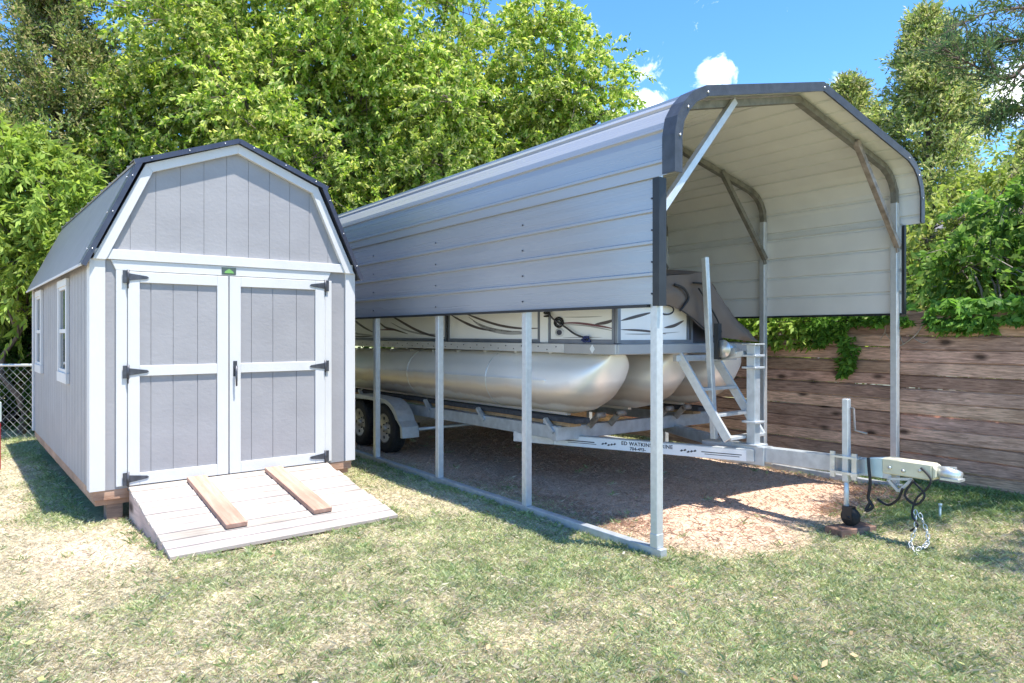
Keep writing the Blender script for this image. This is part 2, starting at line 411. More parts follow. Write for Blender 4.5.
greenc = np.stack([.30+.08*n5, .31+.08*n5, .15+.04*n5], -1)
pinec = np.stack([.50+.14*n5, .35+.11*n5, .26+.08*n5], -1)
cc = straw*(1-GN[...,None]) + greenc*GN[...,None]
cc = cc*(1-BR[...,None]) + soilc*BR[...,None]
cc = cc*(1-PI_[...,None]) + pinec*PI_[...,None]
ny, nx = XX.shape
V = np.stack([XX, YY, ZZ], -1).reshape(-1,3)
idx = np.arange(nx*ny).reshape(ny, nx)
F = np.stack([idx[:-1,:-1], idx[:-1,1:], idx[1:,1:], idx[1:,:-1]], -1).reshape(-1,4)
def npmesh(name, V, F, col, m, parent=None, smooth=False):
    k = F.shape[1]
    me = bpy.data.meshes.new(name)
    me.vertices.add(len(V)); me.vertices.foreach_set('co', V.astype(np.float32).ravel())
    me.loops.add(F.size); me.loops.foreach_set('vertex_index', F.astype(np.int32).ravel())
    me.polygons.add(len(F)); me.polygons.foreach_set('loop_start', np.arange(0, F.size, k, dtype=np.int32))
    if smooth: me.polygons.foreach_set('use_smooth', np.ones(len(F), dtype=bool))
    if col is not None:
        a = me.color_attributes.new('col', 'FLOAT_COLOR', 'POINT')
        a.data.foreach_set('color', np.concatenate([col, np.ones((len(col),1))], 1).astype(np.float32).ravel())
    me.materials.append(m); me.update(calc_edges=True); me.validate()
    o = bpy.data.objects.new(name, me); COL.objects.link(o)
    if parent: o.parent = parent
    return o
gm = bpy.data.materials.new('lawn_soil'); gm.use_nodes = True
n_ = gm.node_tree.nodes; l_ = gm.node_tree.links; b_ = n_['Principled BSDF']; b_.inputs['Roughness'].default_value = .95; b_.inputs['Specular IOR Level'].default_value = .1
at = n_.new('ShaderNodeAttribute'); at.attribute_name = 'col'
tcg = n_.new('ShaderNodeTexCoord'); ng = n_.new('ShaderNodeTexNoise'); ng.inputs['Scale'].default_value = 55; ng.inputs['Detail'].default_value = 6
l_.new(tcg.outputs['Object'], ng.inputs['Vector'])
mg = n_.new('ShaderNodeMapRange'); mg.inputs['From Min'].default_value=.3; mg.inputs['From Max'].default_value=.7; mg.inputs['To Min'].default_value=.62; mg.inputs['To Max'].default_value=1.3
l_.new(ng.outputs['Fac'], mg.inputs['Value'])
sg = n_.new('ShaderNodeVectorMath'); sg.operation='SCALE'; l_.new(at.outputs['Color'], sg.inputs[0]); l_.new(mg.outputs[0], sg.inputs['Scale']); l_.new(sg.outputs[0], b_.inputs['Base Color'])
bg_ = n_.new('ShaderNodeBump'); bg_.inputs['Strength'].default_value=.6; bg_.inputs['Distance'].default_value=.02
l_.new(ng.outputs['Fac'], bg_.inputs['Height']); l_.new(bg_.outputs['Normal'], b_.inputs['Normal'])
go = npmesh('ground', V, F, cc.reshape(-1,3), gm, smooth=True); go['kind'] = 'structure'
go['label'] = 'patchy lawn ground of straw coloured soil'; go['category'] = 'ground'

def grass():
    n = 900000
    y = 2.7 + (RNG.random(n)**1.7)*10.5
    x = (RNG.random(n)*2-1)*(y*.80)
    green, bare, pine, lush = fields(x, y)
    keep = RNG.random(n) < np.clip((1-.80*bare)*(0.35+.65*green+.25*(1-green)) + lush*.6, .05, 1)
    # nothing grows under the shed, the ramp or the block
    sx, sy = local(x, y, SO, SX)
    keep &= ~((sx > .02) & (sx < 2.35) & (sy > .05) & (sy < 4.9))
    keep &= ~((sx > .26) & (sx < 2.08) & (sy > -1.50) & (sy < .05))
    x, y, green, bare, pine, lush = [a[keep] for a in (x, y, green, bare, pine, lush)]
    nt_ = 1500; ty = 2.9 + (RNG.random(nt_)**1.6)*8; tx = (RNG.random(nt_)*2-1)*ty*.8
    tg, tb_, tp_, tl_ = fields(tx, ty); tsx, tsy = local(tx, ty, SO, SX)
    ok = (RNG.random(nt_) < (.25+.75*tg)*(1-.75*tb_)) & ~((tsx > -.05) & (tsx < 2.4) & (tsy > -1.55) & (tsy < 5))
    tx, ty = tx[ok], ty[ok]; kk = 22
    ex = []
    def along(o, ax, x0, y0, x1, y1, m):
        t = RNG.random(m); lx_ = x0+(x1-x0)*t + RNG.normal(size=m)*.02; ly_ = y0+(y1-y0)*t + RNG.normal(size=m)*.02
        ex.append(np.stack([o.x+ax.x*lx_-ax.y*ly_, o.y+ax.y*lx_+ax.x*ly_], -1))
    along(CO, CX, -.05, -.05, -.05, 5.5, 150); along(CO, CX, .11, .3, .11, 4.0, 50); along(CO, CX, -.03, -.07, .10, -.07, 6)
    along(SO, SX, .22, -1.56, 2.1, -1.56, 34); along(SO, SX, .20, -1.4, .20, -.1, 16); along(SO, SX, 2.14, -1.4, 2.14, -.05, 22); along(SO, SX, 2.42, .0, 2.42, 2.5, 30); along(SO, SX, -.06, .1, -.06, 4.6, 60)
    along(CO, CX, 4.12, -3.2, 4.12, 2.5, 160); along(CO, CX, 1.55, -.62, 1.95, -.62, 12)
    ex = np.concatenate(ex); tx = np.concatenate([tx, ex[:,0]]); ty = np.concatenate([ty, ex[:,1]])
    ux = np.repeat(tx, kk) + RNG.normal(size=len(tx)*kk)*.022; uy = np.repeat(ty, kk) + RNG.normal(size=len(ty)*kk)*.022
    n0 = len(x)
    g2, b2, p2, l2 = fields(ux, uy)
    x = np.concatenate([x, ux]); y = np.concatenate([y, uy]); green = np.concatenate([green, g2*.3+.7]); bare = np.concatenate([bare, b2]); pine = np.concatenate([pine, p2*.2]); lush = np.concatenate([lush, np.maximum(l2, .55)])
    n = len(x)
    z = hgt(x, y) - .014
    isg = RNG.random(n) < np.clip(  .05 + .58*green*(.55+.9*vnoise(x,y,.11,43)) + .3*lush, 0, .97)
    isg &= ~(RNG.random(n) < pine*.85)
    ln = (.018 + .030*RNG.random(n))*(1+.35*green) + lush*.055*RNG.random(n)
    ln = np.where(isg, ln, ln*(1.05+.25*pine))
    tilt = np.where(isg, .25+.75*RNG.random(n), .7+.75*RNG.random(n))
    az = RNG.random(n)*2*np.pi
    d = np.stack([np.sin(tilt)*np.cos(az), np.sin(tilt)*np.sin(az), np.cos(tilt)], -1)
    a2 = RNG.random(n)*2*np.pi
    sd = np.stack([np.cos(a2), np.sin(a2), 0*a2], -1)
    w = (.0022+.0028*RNG.random(n))*(1-.5*pine)*(1+.10*np.maximum(y-4, 0))
    P = np.stack([x,y,z], -1)
    mid = P + d*ln[:,None]*.55
    tip = P + d*ln[:,None] + np.stack([d[:,0]*ln*.25, d[:,1]*ln*.25, -ln*.18], -1)
    V = np.stack([P - sd*w[:,None]*.5, P + sd*w[:,None]*.5, mid + sd*w[:,None]*.42, tip], 1).reshape(-1,3)
    F = (np.arange(n)*4)[:,None] + np.array([0,1,2,3])[None]
    r = RNG.random((n,1)); r2 = RNG.random((n,1))
    gc = np.array([[.30,.37,.14]])*(1-r) + np.array([[.64,.66,.40]])*r
    gc = gc*(1-.5*lush[:,None]) + np.array([[.10,.24,.03]])*(.5*lush[:,None])
    stc = np.array([[.47,.41,.29]])*(1-r) + np.array([[.74,.67,.51]])*r
    pc = np.array([[.40,.265,.19]])*(1-r) + np.array([[.64,.47,.355]])*r
    stc = stc*(1-pine[:,None]) + pc*pine[:,None]
    tuft = (vnoise(x,y,.075,41)*.6+vnoise(x,y,.16,42)*.4)[:,None]
    c = np.where(isg[:,None], gc, stc)*(.72+.4*r2)*(.70+.62*tuft)
    c = np.repeat(c, 4, 0)
    o = npmesh('grass', V, F, c, M['grassblade'])
    tag(o, 'short patchy lawn grass, straw and green mixed', 'grass', kind='stuff')
grass()
def litter():
    r = np.random.default_rng(77); n = 420
    y = 3.0 + r.random(n)**1.5*7; y = np.where(np.arange(n) % 3 == 0, y, y*0-50); x = (r.random(n)*2-1)*y*.78
    sx, sy = local(x, y, SO, SX); k = ~((sx > -.1) & (sx < 2.45) & (sy > -1.6) & (sy < 5)); x, y = x[k], y[k]; n = len(x)
    k = y > 0; x, y = x[k], y[k]; n = len(x); P = np.stack([x, y, hgt(x, y)+.012+.012*r.random(n)], -1)
    az = r.random(n)*6.283; l = .022+.035*r.random(n)
    d = np.stack([np.cos(az), np.sin(az), r.normal(size=n)*.3], -1); s_ = np.stack([-np.sin(az), np.cos(az), r.normal(size=n)*.35], -1)
    V = np.stack([P, P+d*l[:,None]*.5+s_*l[:,None]*.28, P+d*l[:,None], P+d*l[:,None]*.5-s_*l[:,None]*.28], 1).reshape(-1,3)
    F = (np.arange(n)*4)[:,None]+np.array([0,1,2,3])[None]
    cols = np.array([(.52,.38,.22),(.66,.58,.40),(.36,.24,.14),(.70,.66,.55),(.50,.52,.22)]); c = cols[r.integers(0,5,n)]*(.8+.4*r.random((n,1)))
    o = npmesh('fallen_leaves', V, F, np.repeat(c,4,0), M['grassblade']); tag(o, 'small dry leaves scattered over the lawn', 'leaves', kind='stuff')
litter()

# ------------------------------------------------------------------ shed
SW, SD = 2.37, 4.9
def prof(x):   # underside of the roof line
    pts = [(0,2.25),(.40,3.07),(1.185,3.37),(1.97,3.07),(2.37,2.25)]
    for (a, za), (b, zb) in zip(pts, pts[1:]):
        if a <= x <= b: return za + (zb-za)*(x-a)/(b-a)
    return 2.25
shed = thing('garden_shed', 'grey barn-roofed wooden shed with white trim and double doors', 'shed', SO, SA)
b = MB()
b.prism([(0.004,.262),(2.366,.262),(2.366,2.245),(1.97,3.06),(1.185,3.36),(.40,3.06),(0.004,2.245)], .004, SD)
def strips(b, xs, zlo, y0, y1, top=None, gap=.0038):
    for a, c in zip(xs, xs[1:]):
        a += gap/2; c -= gap/2
        cuts = [a] + [k for k in (.40,1.185,1.97) if a < k < c] + [c]
        poly = [(a, zlo), (c, zlo)] + [((x), (top if top else prof(x))) for x in cuts[::-1]]
        b.prism(poly, y0, y1)
sp = .2032
xs = [0.0] + [0.075 + sp*i for i in range(0, 12)]; xs = [x for x in xs if x < 2.33] + [2.37]
strips(b, xs, .262, -.010, -.0045)
b.prism([(.002,.2625),(2.368,.2625),(2.368,2.247),(1.97,3.064),(1.185,3.364),(.40,3.064),(.002,2.247)], -.0043, .0035)
# side boards
for i in range(25):
    y0 = i*sp*.97; y1 = min(SD-.01, y0 + sp*.97 - .006)
    if y1 > y0: b.box(-.010, y0+.004, .262, .0035, y1, 2.25)
wall = b.build('wall', M['siding'], shed)
b = MB(); b.box(.02,.03,.13,2.35,SD-.03,.262); b.box(-.003,-.005,.18,2.372,.029,.262); b.box(-.005,.03,.18,.0195,SD-.02,.262)
b.build('floor_frame', M['wood_frame'], shed)
for x in (.17, .92, 1.45, 2.20):
    for y in (.12, 1.6, 3.2, 4.7):
        b = MB(); b.box(x-.06,y-.07,-.03,x+.06,y+.09,.13); b.build('skid_block', M['wood_old'], shed)
# trim
b = MB()
b.box(-.034,-.036,.265,.085,-.011,2.238); b.box(-.034,-.0112,.265,-.0105,.10,2.235); b.build('corner_trim', M['white'], shed, .003)
b = MB(); b.box(2.292,-.036,.265,2.402,-.011,2.238); b.build('corner_trim', M['white'], shed, .003)
b = MB(); b.box(-.035,SD-.1,.265,-.0105,SD,2.235); b.build('corner_trim', M['white'], shed, .003)
b = MB(); b.box(.0,-.046,2.240,2.37,-.0115,2.328); b.build('gable_band', M['white'], shed, .003)
b = MB()
tp = [(0-.012,2.235),(.392,3.092),(1.185,3.400),(1.978,3.092),(2.382,2.235)]; wdt = .082
inn = [(.088,2.235),(.448,3.028),(1.185,3.312),(1.922,3.028),(2.282,2.235)]
for i in range(4):
    a0, a1, i0, i1 = tp[i], tp[i+1], inn[i], inn[i+1]
    b.prism([i0, i1, a1, a0], -.058, -.0465 if False else -.012)
b.build('rake_trim', M['white'], shed, .002)
# roof: sheets with ribs, dark drip edge on the gable
rp_ = [(-.085,2.175),(.345,3.108),(1.185,3.424),(2.025,3.108),(2.455,2.175)]
b = MB(); th = .014
for i in range(4):
    a = Vector((rp_[i][0], rp_[i][1])); c = Vector((rp_[i+1][0], rp_[i+1][1])); d = (c-a).normalized(); nn = Vector((-d.y, d.x))
    if nn.y < 0: nn = -nn
    ex = .03 if i in (1,2) else 0.0
    a2 = a - d*(ex if i == 1 else 0) ; c2 = c + d*(ex if i == 2 else 0)
    b.prism([tuple(a2), tuple(c2), tuple(c2+nn*th), tuple(a2+nn*th)], -.075, SD+.06)
    for k in range(0 if i in (0,3) else 11):
        y = .30 + k*.4572
        if y > SD: break
        b.prism([tuple(a2+nn*th*.9), tuple(c2+nn*th*.9), tuple(c2+nn*(th+.014)), tuple(a2+nn*(th+.014))], y-.012, y+.012)
b.build('roof', M['shedroof'], shed)
b = MB(); scr = MB()
for i in range(4):
    a = Vector(rp_[i]); c = Vector(rp_[i+1]); d = (c-a).normalized(); nn = Vector((-d.y, d.x))
    if nn.y < 0: nn = -nn
    up = .004 if i in (0,3) else .007
    e1 = d*.05 if i == 1 else Vector((0,0)); e2 = d*.05 if i == 2 else Vector((0,0))
    a = a-e1; c = c+e2
    # face piece and the flange lying on the roof
    b.prism([tuple(a-nn*.022), tuple(c-nn*.022), tuple(c+nn*(th+up)), tuple(a+nn*(th+up))], -.096-up*.4, -.0755)
    b.prism([tuple(a+nn*(th+.001)), tuple(c+nn*(th+.001)), tuple(c+nn*(th+up)), tuple(a+nn*(th+up))], -.0750, .085)
    Ln = (c-a).length
    for k in range(3):
        p = a + d*Ln*(.15+.35*k)
        p3 = Vector((p.x, -.10, p.y)) 
        scr.tube([p3, p3+Vector((0,-.006,0))], .006, 6)
        q = p + nn*(th+up)
        q3 = Vector((q.x, .045, q.y)); scr.tube([q3, q3+Vector((nn.x,0,nn.y))*.006], .007, 6)
dt = b.build('drip_edge', M['drip'], shed)
build_each(scr, 'screw', M['screw'], dt)
# roof eave trim, under left slope
b = MB(); b.box(-.10,-.06,2.172,-.088,SD+.05,2.192); b.build('eave_trim', M['white'], shed)
b = MB(); b.box(2.458,-.06,2.172,2.470,SD+.05,2.192); b.build('eave_trim', M['white'], shed)
# door casing
b = MB()
b.prism([(.126,2.2385),(.165,2.150),(2.09,2.150),(2.132,2.2385)], -.034, -.0115)
b.box(.165,-.034,.285,.250,-.0115,2.1495); b.box(2.064,-.034,.285,2.138,-.0115,2.1495)
b.build('door_casing', M['white'], shed, .003)
def door(x0, x1, p0, p1, hinge_left):
    d = MB(); y0, y1 = -.046, -.0115
    z0, z1 = .283, 2.143
    d.box(x0,y0,z0,p0,y1,z1); d.box(p1,y0,z0,x1,y1,z1)
    for a, c in ((z0,.384),(1.232,1.322),(2.050,z1)): d.box(p0,y0,a,p1,y1,c)
    dr = d.build('door', M['white'], shed, .003)
    for a, c in ((.384,1.232),(1.322,2.050)):
        q = MB(); w = p1-p0
        xs = [p0, p0+w*.14, p0+w*.42, p0+w*.74, p1]
        q.box(p0,-.0200,a,p1,-.0118,c)
        for l, r in zip(xs, xs[1:]): q.box(l+.003,-.0265,a,r-.003,-.0199,c)
        q.build('door_panel', M['siding'], dr)
    for z in (2.095, 1.272, .345):
        h = MB(); s = 1 if hinge_left else -1; hx = x0 if hinge_left else x1
        h.box(hx-.040*1 if s>0 else hx+.004, -.052, z-.055, hx-.004 if s>0 else hx+.040, -.047, z+.055)
        h.prism([(hx+s*.003, z-.032), (hx+s*.150, z-.012), (hx+s*.165, z), (hx+s*.150, z+.012), (hx+s*.003, z+.032)], -.0525, -.0468)
        h.tube([(hx,-.055,z-.06),(hx,-.055,z+.06)], .010, 8)
        h.tube([(hx,-.055,z-.10),(hx,-.055,z-.06)], .005, 6)
        h.build('hinge', M['hinge'], dr)
    return dr
door(.254, 1.098, .347, .996, True)
d2 = door(1.108, 2.060, 1.212, 1.957, False)
h = MB(); h.box(1.140,-.0500,1.20,1.176,-.0465,1.345); h.tube([(1.158,-.05,1.27),(1.158,-.085,1.27)], .010, 8); h.tube([(1.158,-.085,1.30),(1.158,-.088,1.19),(1.160,-.085,1.11)], [.011,.010,.008], 8)
h.build('handle', M['hinge'], d2)
b = MB(); b.box(1.040,-.044,2.160,1.168,-.0345,2.228); sg_ = b.build('maker_plate', M['plate'], shed, .002)
b = MB(); b.prism([(1.062,2.172),(1.146,2.172),(1.140,2.190),(1.104,2.214),(1.068,2.190)], -.0465, -.0443); b.build('plate_mark', M['green_mark'], sg_)
# side windows
for (y0, y1) in ((1.36,2.06),(3.72,4.42)):
    f = MB(); x0, x1 = -.040, -.0105; z0, z1 = 1.10, 2.16; t = .075
    f.box(x0,y0,z0+t+.03,x1,y0+t,z1-t); f.box(x0,y1-t,z0+t+.03,x1,y1,z1-t); f.box(x0-.004,y0-.01,z0,x1,y1+.01,z0+t+.03); f.box(x0-.002,y0-.005,z1-t,x1,y1+.005,z1)
    w = f.build('window', M['white'], shed, .003)
    g = MB(); a, c = y0+t, y1-t
    g.box(-.030,a,z0+.105,-.0106,a+.03,z1-t); g.box(-.030,c-.03,z0+.105,-.0106,c,z1-t)
    g.box(-.030,a+.03,z0+.105,-.0106,c-.03,z0+.14); g.box(-.030,a+.03,z1-t-.03,-.0106,c-.03,z1-t); zm = (z0+z1)/2
    g.box(-.032,a+.03,zm-.02,-.0106,c-.03,zm+.02)
    g.build('sash', M['white'], w)
    g = MB(); g.box(-.016,a+.03,z0+.14,-.0108,c-.03,zm-.02); g.box(-.016,a+.03,zm+.02,-.0108,c-.03,z1-t-.03); g.build('pane', M['glass'], w)

# ------------------------------------------------------------------ ramp and runner planks
ramp = thing('door_ramp', 'sun-bleached timber ramp sloping from the shed doors to the lawn', 'ramp', SO, SA)
RX0, RX1, RL, RZ = .256, 2.085, 1.50, .285
def rz(y): return RZ*(1+y/RL)*.90 + .028
b = MB(); nb = 11; tone = []
ys = np.linspace(-.040, -RL, nb+1)
for i in range(nb):
    ya, yb = ys[i], ys[i+1]; g = random.uniform(.015,.026); tt = random.uniform(.82,1.12); tone += [(tt,tt*random.uniform(.97,1),tt*random.uniform(.93,1))]*8
    j = random.uniform(-.012,.012); dz = random.uniform(-.003,.003)
    za, zb = rz(ya)+dz, rz(yb)+dz
    b.prism([(ya-g/2,za-.03),(yb+g/2,zb-.03),(yb+g/2,zb),(ya-g/2,za)], RX0+.0+j*.3, RX1+j, axis='x')
o = b.build('deck_boards', M['ramp_wood'], ramp, .003)
a_ = o.data.color_attributes.new('tone','FLOAT_COLOR','POINT'); a_.data.foreach_set('color', np.concatenate([np.array(tone), np.ones((len(tone),1))],1).astype(np.float32).ravel())
b = MB()
for x in (RX0+.008, .9, 1.5, RX1-.045):
    b.prism([(-.045,-.02),(-RL+.06,-.02),(-RL+.06,rz(-RL+.06)-.032),(-.045,rz(-.045)-.032)], x, x+.038, axis='x')
b.build('stringers', M['ramp_side'], ramp)
def plank(x, label, yaw):
    p = MB(); p.prism([(-.10,0),(-1.24,0),(-1.24,.04),(-.10,.04)], -.083, .083, axis='x')
    o = p.build('plank', M['plank'], None, .003)
    sl_ = math.atan2(RZ*.9, RL)
    T = Matrix.Translation(SO) @ Matrix.Rotation(SA,4,'Z') @ Matrix.Translation((x,0,rz(0)+.006)) @ Matrix.Rotation(yaw,4,'Z') @ Matrix.Rotation(sl_,4,'X')
    o.matrix_world = T
    tag(o, label, 'plank', 'runner planks on the ramp')
plank(.80, 'brown plank lying on the ramp below the left shed door', 0.0)
plank(1.50, 'brown plank lying on the ramp below the right shed door', 0.01)

# ------------------------------------------------------------------ carport
cp = thing('metal_carport', 'grey ribbed metal carport with open front sheltering a boat', 'carport', CO, CA)
PS = .066
post = None
for i in range(6):
    y = i*1.535
    for x in (PS/2+.0, CW-PS/2):
        b = MB(); b.box(x-PS/2, y-PS/2+PS/2, .058, x+PS/2, y+PS, 2.95)
        if i == 0: b.box(x-PS/2-.003, y-.003, .058, x+PS/2+.003, y+PS+.003, .16)
        o = b.build('post', M['galv'], cp, .004)
for x in (0, CW-PS):
    b = MB(); b.box(x-.002, -.035, -.012, x+PS+.002, CL+.1, .0575); b.build('base_rail', M['galv2'], cp, .004)
def ribbed(path, step=.2286, hgt_=.019, off=0.0, start=.10):
    """insert trapezoid ribs at equal steps along the (x, z) path; positive normal is on the left of the direction"""
    P = [Vector(p) for p in path]
    L = [0]
    for a, c in zip(P, P[1:]): L.append(L[-1]+(c-a).length)
    def at(s):
        s = min(max(s,0),L[-1])
        for i in range(len(P)-1):
            if s <= L[i+1]+1e-9:
                d = (P[i+1]-P[i]).normalized(); return P[i]+d*(s-L[i]), Vector((-d.y,d.x))
    marks = [(l, 0) for l in L]
    s = start
    while s < L[-1]-.04:
        marks = [m for m in marks if abs(m[0]-s) > .024 or m[0] in (0, L[-1])]
        marks += [(s-.018,0),(s-.009,1),(s+.009,1),(s+.018,0)]
        s += step
    marks.sort(); out = []
    for m, h in marks:
        p, n = at(m); q = p + n*(h*hgt_+off); out.append((q.x,q.y))
    return out
RP = [(-.03,2.72),(-.03,2.98),(-.005,3.10),(.06,3.20),(.15,3.285),(.29,3.355),(1.85,3.715),(3.41,3.350),(3.54,3.285),(3.63,3.20),(3.69,3.09),(3.715,2.97),(3.715,2.72)]
RY0, RY1 = -.20, CL+.20
# the path runs left to right over the top, so the outside is on its left
b = MB()
b.sheet(ribbed(RP), RY0, RY1, 0); b.sheet(ribbed(RP, off=-.004), RY0, RY1, 1, flip=True)
b.build('roof_sheet', [M['sheet_out'], M['sheet_in']], cp, fix=False)
for side in (0, 1):
    x = -.008 if side == 0 else CW+.008
    path = [(x,1.815),(x,2.735)]
    b = MB()
    if side == 0:
        b.sheet(ribbed(path, start=.215), -.02, CL+.05, 0); b.sheet(ribbed(path, start=.215, off=-.004), -.02, CL+.05, 1, flip=True)
    else:
        pr = path[::-1]
        b.sheet(ribbed(pr, start=.02), -.02, CL+.05, 0); b.sheet(ribbed(pr, start=.02, off=-.004), -.02, CL+.05, 1, flip=True)
    sp_ = b.build('side_panel', [M['sheet_out'], M['sheet_in']], cp, fix=False)
    s = -1 if side == 0 else 1
    t = MB()
    # vertical front trim, wraps the edge
    xa, xb = sorted((x+s*.020, x-s*(.05 if side == 0 else .015))); t.box(xa,-.050,1.800,xb,-.0215,2.715); 
    xa, xb = sorted((x+s*.020, x+s*.026)); t.box(xa,-.050,1.800,xb,.012,2.715)
    xa, xb = sorted((x+s*.022, x-s*.012)); t.box(xa,.066,1.793,xb,CL+.05,1.8145)
    t.build('panel_trim', M['black'], sp_)
    t = MB()
    for yy in (0.035, 1.57, 3.105, 4.64, 6.175):
        for k in range(4):
            zz = 1.86+.2286*k+.03
            t.tube([(x+s*.002,yy,zz),(x+s*.012,yy,zz)], .007, 6)
    build_each(t, 'screw', M['drip'], sp_)
# black edge trim following the roof line at both ends
def offset_path(path, d):
    P = [Vector(p) for p in path]; out = []
    for i, p in enumerate(P):
        a = P[max(i-1,0)]; c = P[min(i+1,len(P)-1)]; t = (c-a).normalized(); out.append(p+Vector((-t.y,t.x))*d)
    return out
for ye, sgn in ((RY0,-1),(RY1,1)):
    t = MB(); o1 = offset_path(RP,.030); i1 = offset_path(RP,-.048); o0 = offset_path(RP,.0215)
    for i in range(len(RP)-1):
        ya, yb = sorted((ye+sgn*.001, ye+sgn*.016))
        t.prism([tuple(i1[i]),tuple(i1[i+1]),tuple(o1[i+1]),tuple(o1[i])], ya, yb)
        ya, yb = sorted((ye+sgn*.0005, ye-sgn*.10))
        t.prism([tuple(o0[i]),tuple(o0[i+1]),tuple(o1[i+1]),tuple(o1[i])], ya, yb)
    tr_ = t.build('edge_trim', M['trimdark'], cp)
    t = MB()
    for i in (1,3,5,6,7,9,11):
        p = offset_path(RP,-.02)[i]; t.tube([(p.x,ye+sgn*.016,p.y),(p.x,ye+sgn*.024,p.y)], .008, 7)
    build_each(t, 'screw', M['screw'], tr_)
# bows: tubes under the roof line
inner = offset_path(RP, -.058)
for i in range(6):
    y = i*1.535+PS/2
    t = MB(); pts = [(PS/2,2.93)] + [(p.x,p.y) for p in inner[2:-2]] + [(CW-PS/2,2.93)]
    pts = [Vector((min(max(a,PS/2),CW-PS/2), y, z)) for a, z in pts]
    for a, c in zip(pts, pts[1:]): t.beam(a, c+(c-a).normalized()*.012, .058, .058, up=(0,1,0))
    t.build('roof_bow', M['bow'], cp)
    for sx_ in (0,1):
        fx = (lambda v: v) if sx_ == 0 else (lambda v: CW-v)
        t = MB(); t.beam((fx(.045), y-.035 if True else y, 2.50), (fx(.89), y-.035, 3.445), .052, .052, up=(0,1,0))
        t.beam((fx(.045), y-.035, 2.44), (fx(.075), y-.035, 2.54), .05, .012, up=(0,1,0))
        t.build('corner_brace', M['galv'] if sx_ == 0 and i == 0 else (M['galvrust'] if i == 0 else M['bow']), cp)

# ------------------------------------------------------------------ boat trailer (carport frame, centre line x = 1.84)
AX = 1.82
tr = thing('boat_trailer', 'galvanised tandem-axle boat trailer under the pontoon boat', 'trailer', CO, CA)
mx_ = lambda x, s: AX + s*(x-AX)      # mirror
for s in (1,-1):
    b = MB(); b.beam((mx_(.78,s),2.0,.600),(mx_(.78,s),7.6,.545), .075,.13); b.build('side_rail', M['galv2'], tr, .004)
    b = MB(); b.beam((mx_(.76,s),2.72,.487),(mx_(1.76,s),.40,.492), .07,.115); vb = b.build('tongue_rail', M['galv2'], tr, .004)
    if s == 1:
        # white decal panel with dealer lettering on the outer face
        d = Vector((1.0,-2.32,0)).normalized(); nrm = Vector((d.y,-d.x,0)); nrm = nrm if nrm.x < 0 else -nrm
        ang = math.atan2(d.y, d.x)
        base = Vector((.76,2.72,.487))+nrm*.0365
        def strip(u0,u1,z0,z1,mi,off,bb):
            T = Matrix.Translation(base+nrm*off) @ Matrix.Rotation(ang,4,'Z')
            bb.box(u0,-.0008,z0,u1,.0008,z1,mi,T)
        bb = MB(); strip(.50,2.46,-.050,.050,0,.0012,bb)
        pn = bb.build('decal_panel', M['decalwhite'], vb)
        bb = MB()
        strip(.62,.96,.000,.010,0,.0026,bb); strip(.66,.98,-.016,-.010,0,.0026,bb)
        strip(2.05,2.42,.000,.008,0,.0026,bb); strip(2.08,2.40,-.018,-.012,0,.0026,bb)
        T = Matrix.Translation(base+nrm*.0026) @ Matrix.Rotation(ang,4,'Z')
        for c0 in (1.05, 1.86):
            for k in range(5):
                u = c0+.032*k; zz = .002+.008*math.sin(k*2.1)
                bb.prism([(u-.016,zz-.008),(u,zz-.014),(u+.018,zz-.003),(u+.004,zz+.010)], -.0008, .0008, 0, T)
        bb.build('decal_mark', M['decal'], pn)
        for txt, u, z, sz in (('ED WATKINS MARINE',1.25,.006,.050),('704-483-',1.34,-.040,.042)):
            cu = bpy.data.curves.new('t','FONT'); cu.body = txt; cu.size = sz; cu.extrude = .0008; cu.space_character = 1.08; cu.offset = .0012
            to = bpy.data.objects.new('t', cu); COL.objects.link(to)
            dg = bpy.context.evaluated_depsgraph_get(); me = bpy.data.meshes.new_from_object(to.evaluated_get(dg))
            bpy.data.objects.remove(to)
            me.name = 'lettering'; me.materials.clear(); me.materials.append(M['decal'])
            lo = bpy.data.objects.new('lettering', me); COL.objects.link(lo); lo.parent = pn
            lo.matrix_local = Matrix.Translation(base+nrm*.003+Vector((0,0,z))+d*u) @ Matrix.Rotation(ang,4,'Z') @ Matrix.Rotation(R(90),4,'X')
for y, w in ((2.03,.09),(4.3,.075),(7.3,.075)):
    b = MB(); z = .588-.01*(y-2)
    xe = 1.42
    b.beam((AX-xe+.28 if y>3 else AX-xe+.34,y,z),(AX+xe-.28 if y > 3 else AX+xe,y,z), w, .14 if y<3 else .09)
    b.build('cross_member', M['galv2'], tr, .004)
# bunks on brackets
for s in (1,-1):
    b = MB(); b.beam((mx_(.88,s),1.75,.735),(mx_(.88,s),7.5,.70), .20,.05); bk = b.build('bunk', M['bunk'], tr, .006)
    b = MB(); b.beam((mx_(.88,s),1.85,.688),(mx_(.88,s),7.4,.655), .13,.038)
    b.build('bunk_board', M['bunkwood'], bk)
    for y in (2.05, 3.3, 4.55, 6.6):
        b = MB(); b.beam((mx_(.80,s),y,.56),(mx_(.80,s),y+.20,.71), .012,.09); b.beam((mx_(.74,s),y-.02,.60),(mx_(.74,s),y+.12,.73), .05,.03); b.build('bunk_bracket', M['galv2'], tr)
# rollers seen under the pontoon noses
for x in (1.15, 1.45, 2.2, 2.5):
    b = MB(); b.beam((x,1.95,.64),(x+.03,1.85,.76), .03,.06); b.tube([(x-.04,1.80,.77),(x+.07,1.80,.77)], .03, 10); b.build('roller', M['galvrust'], tr)
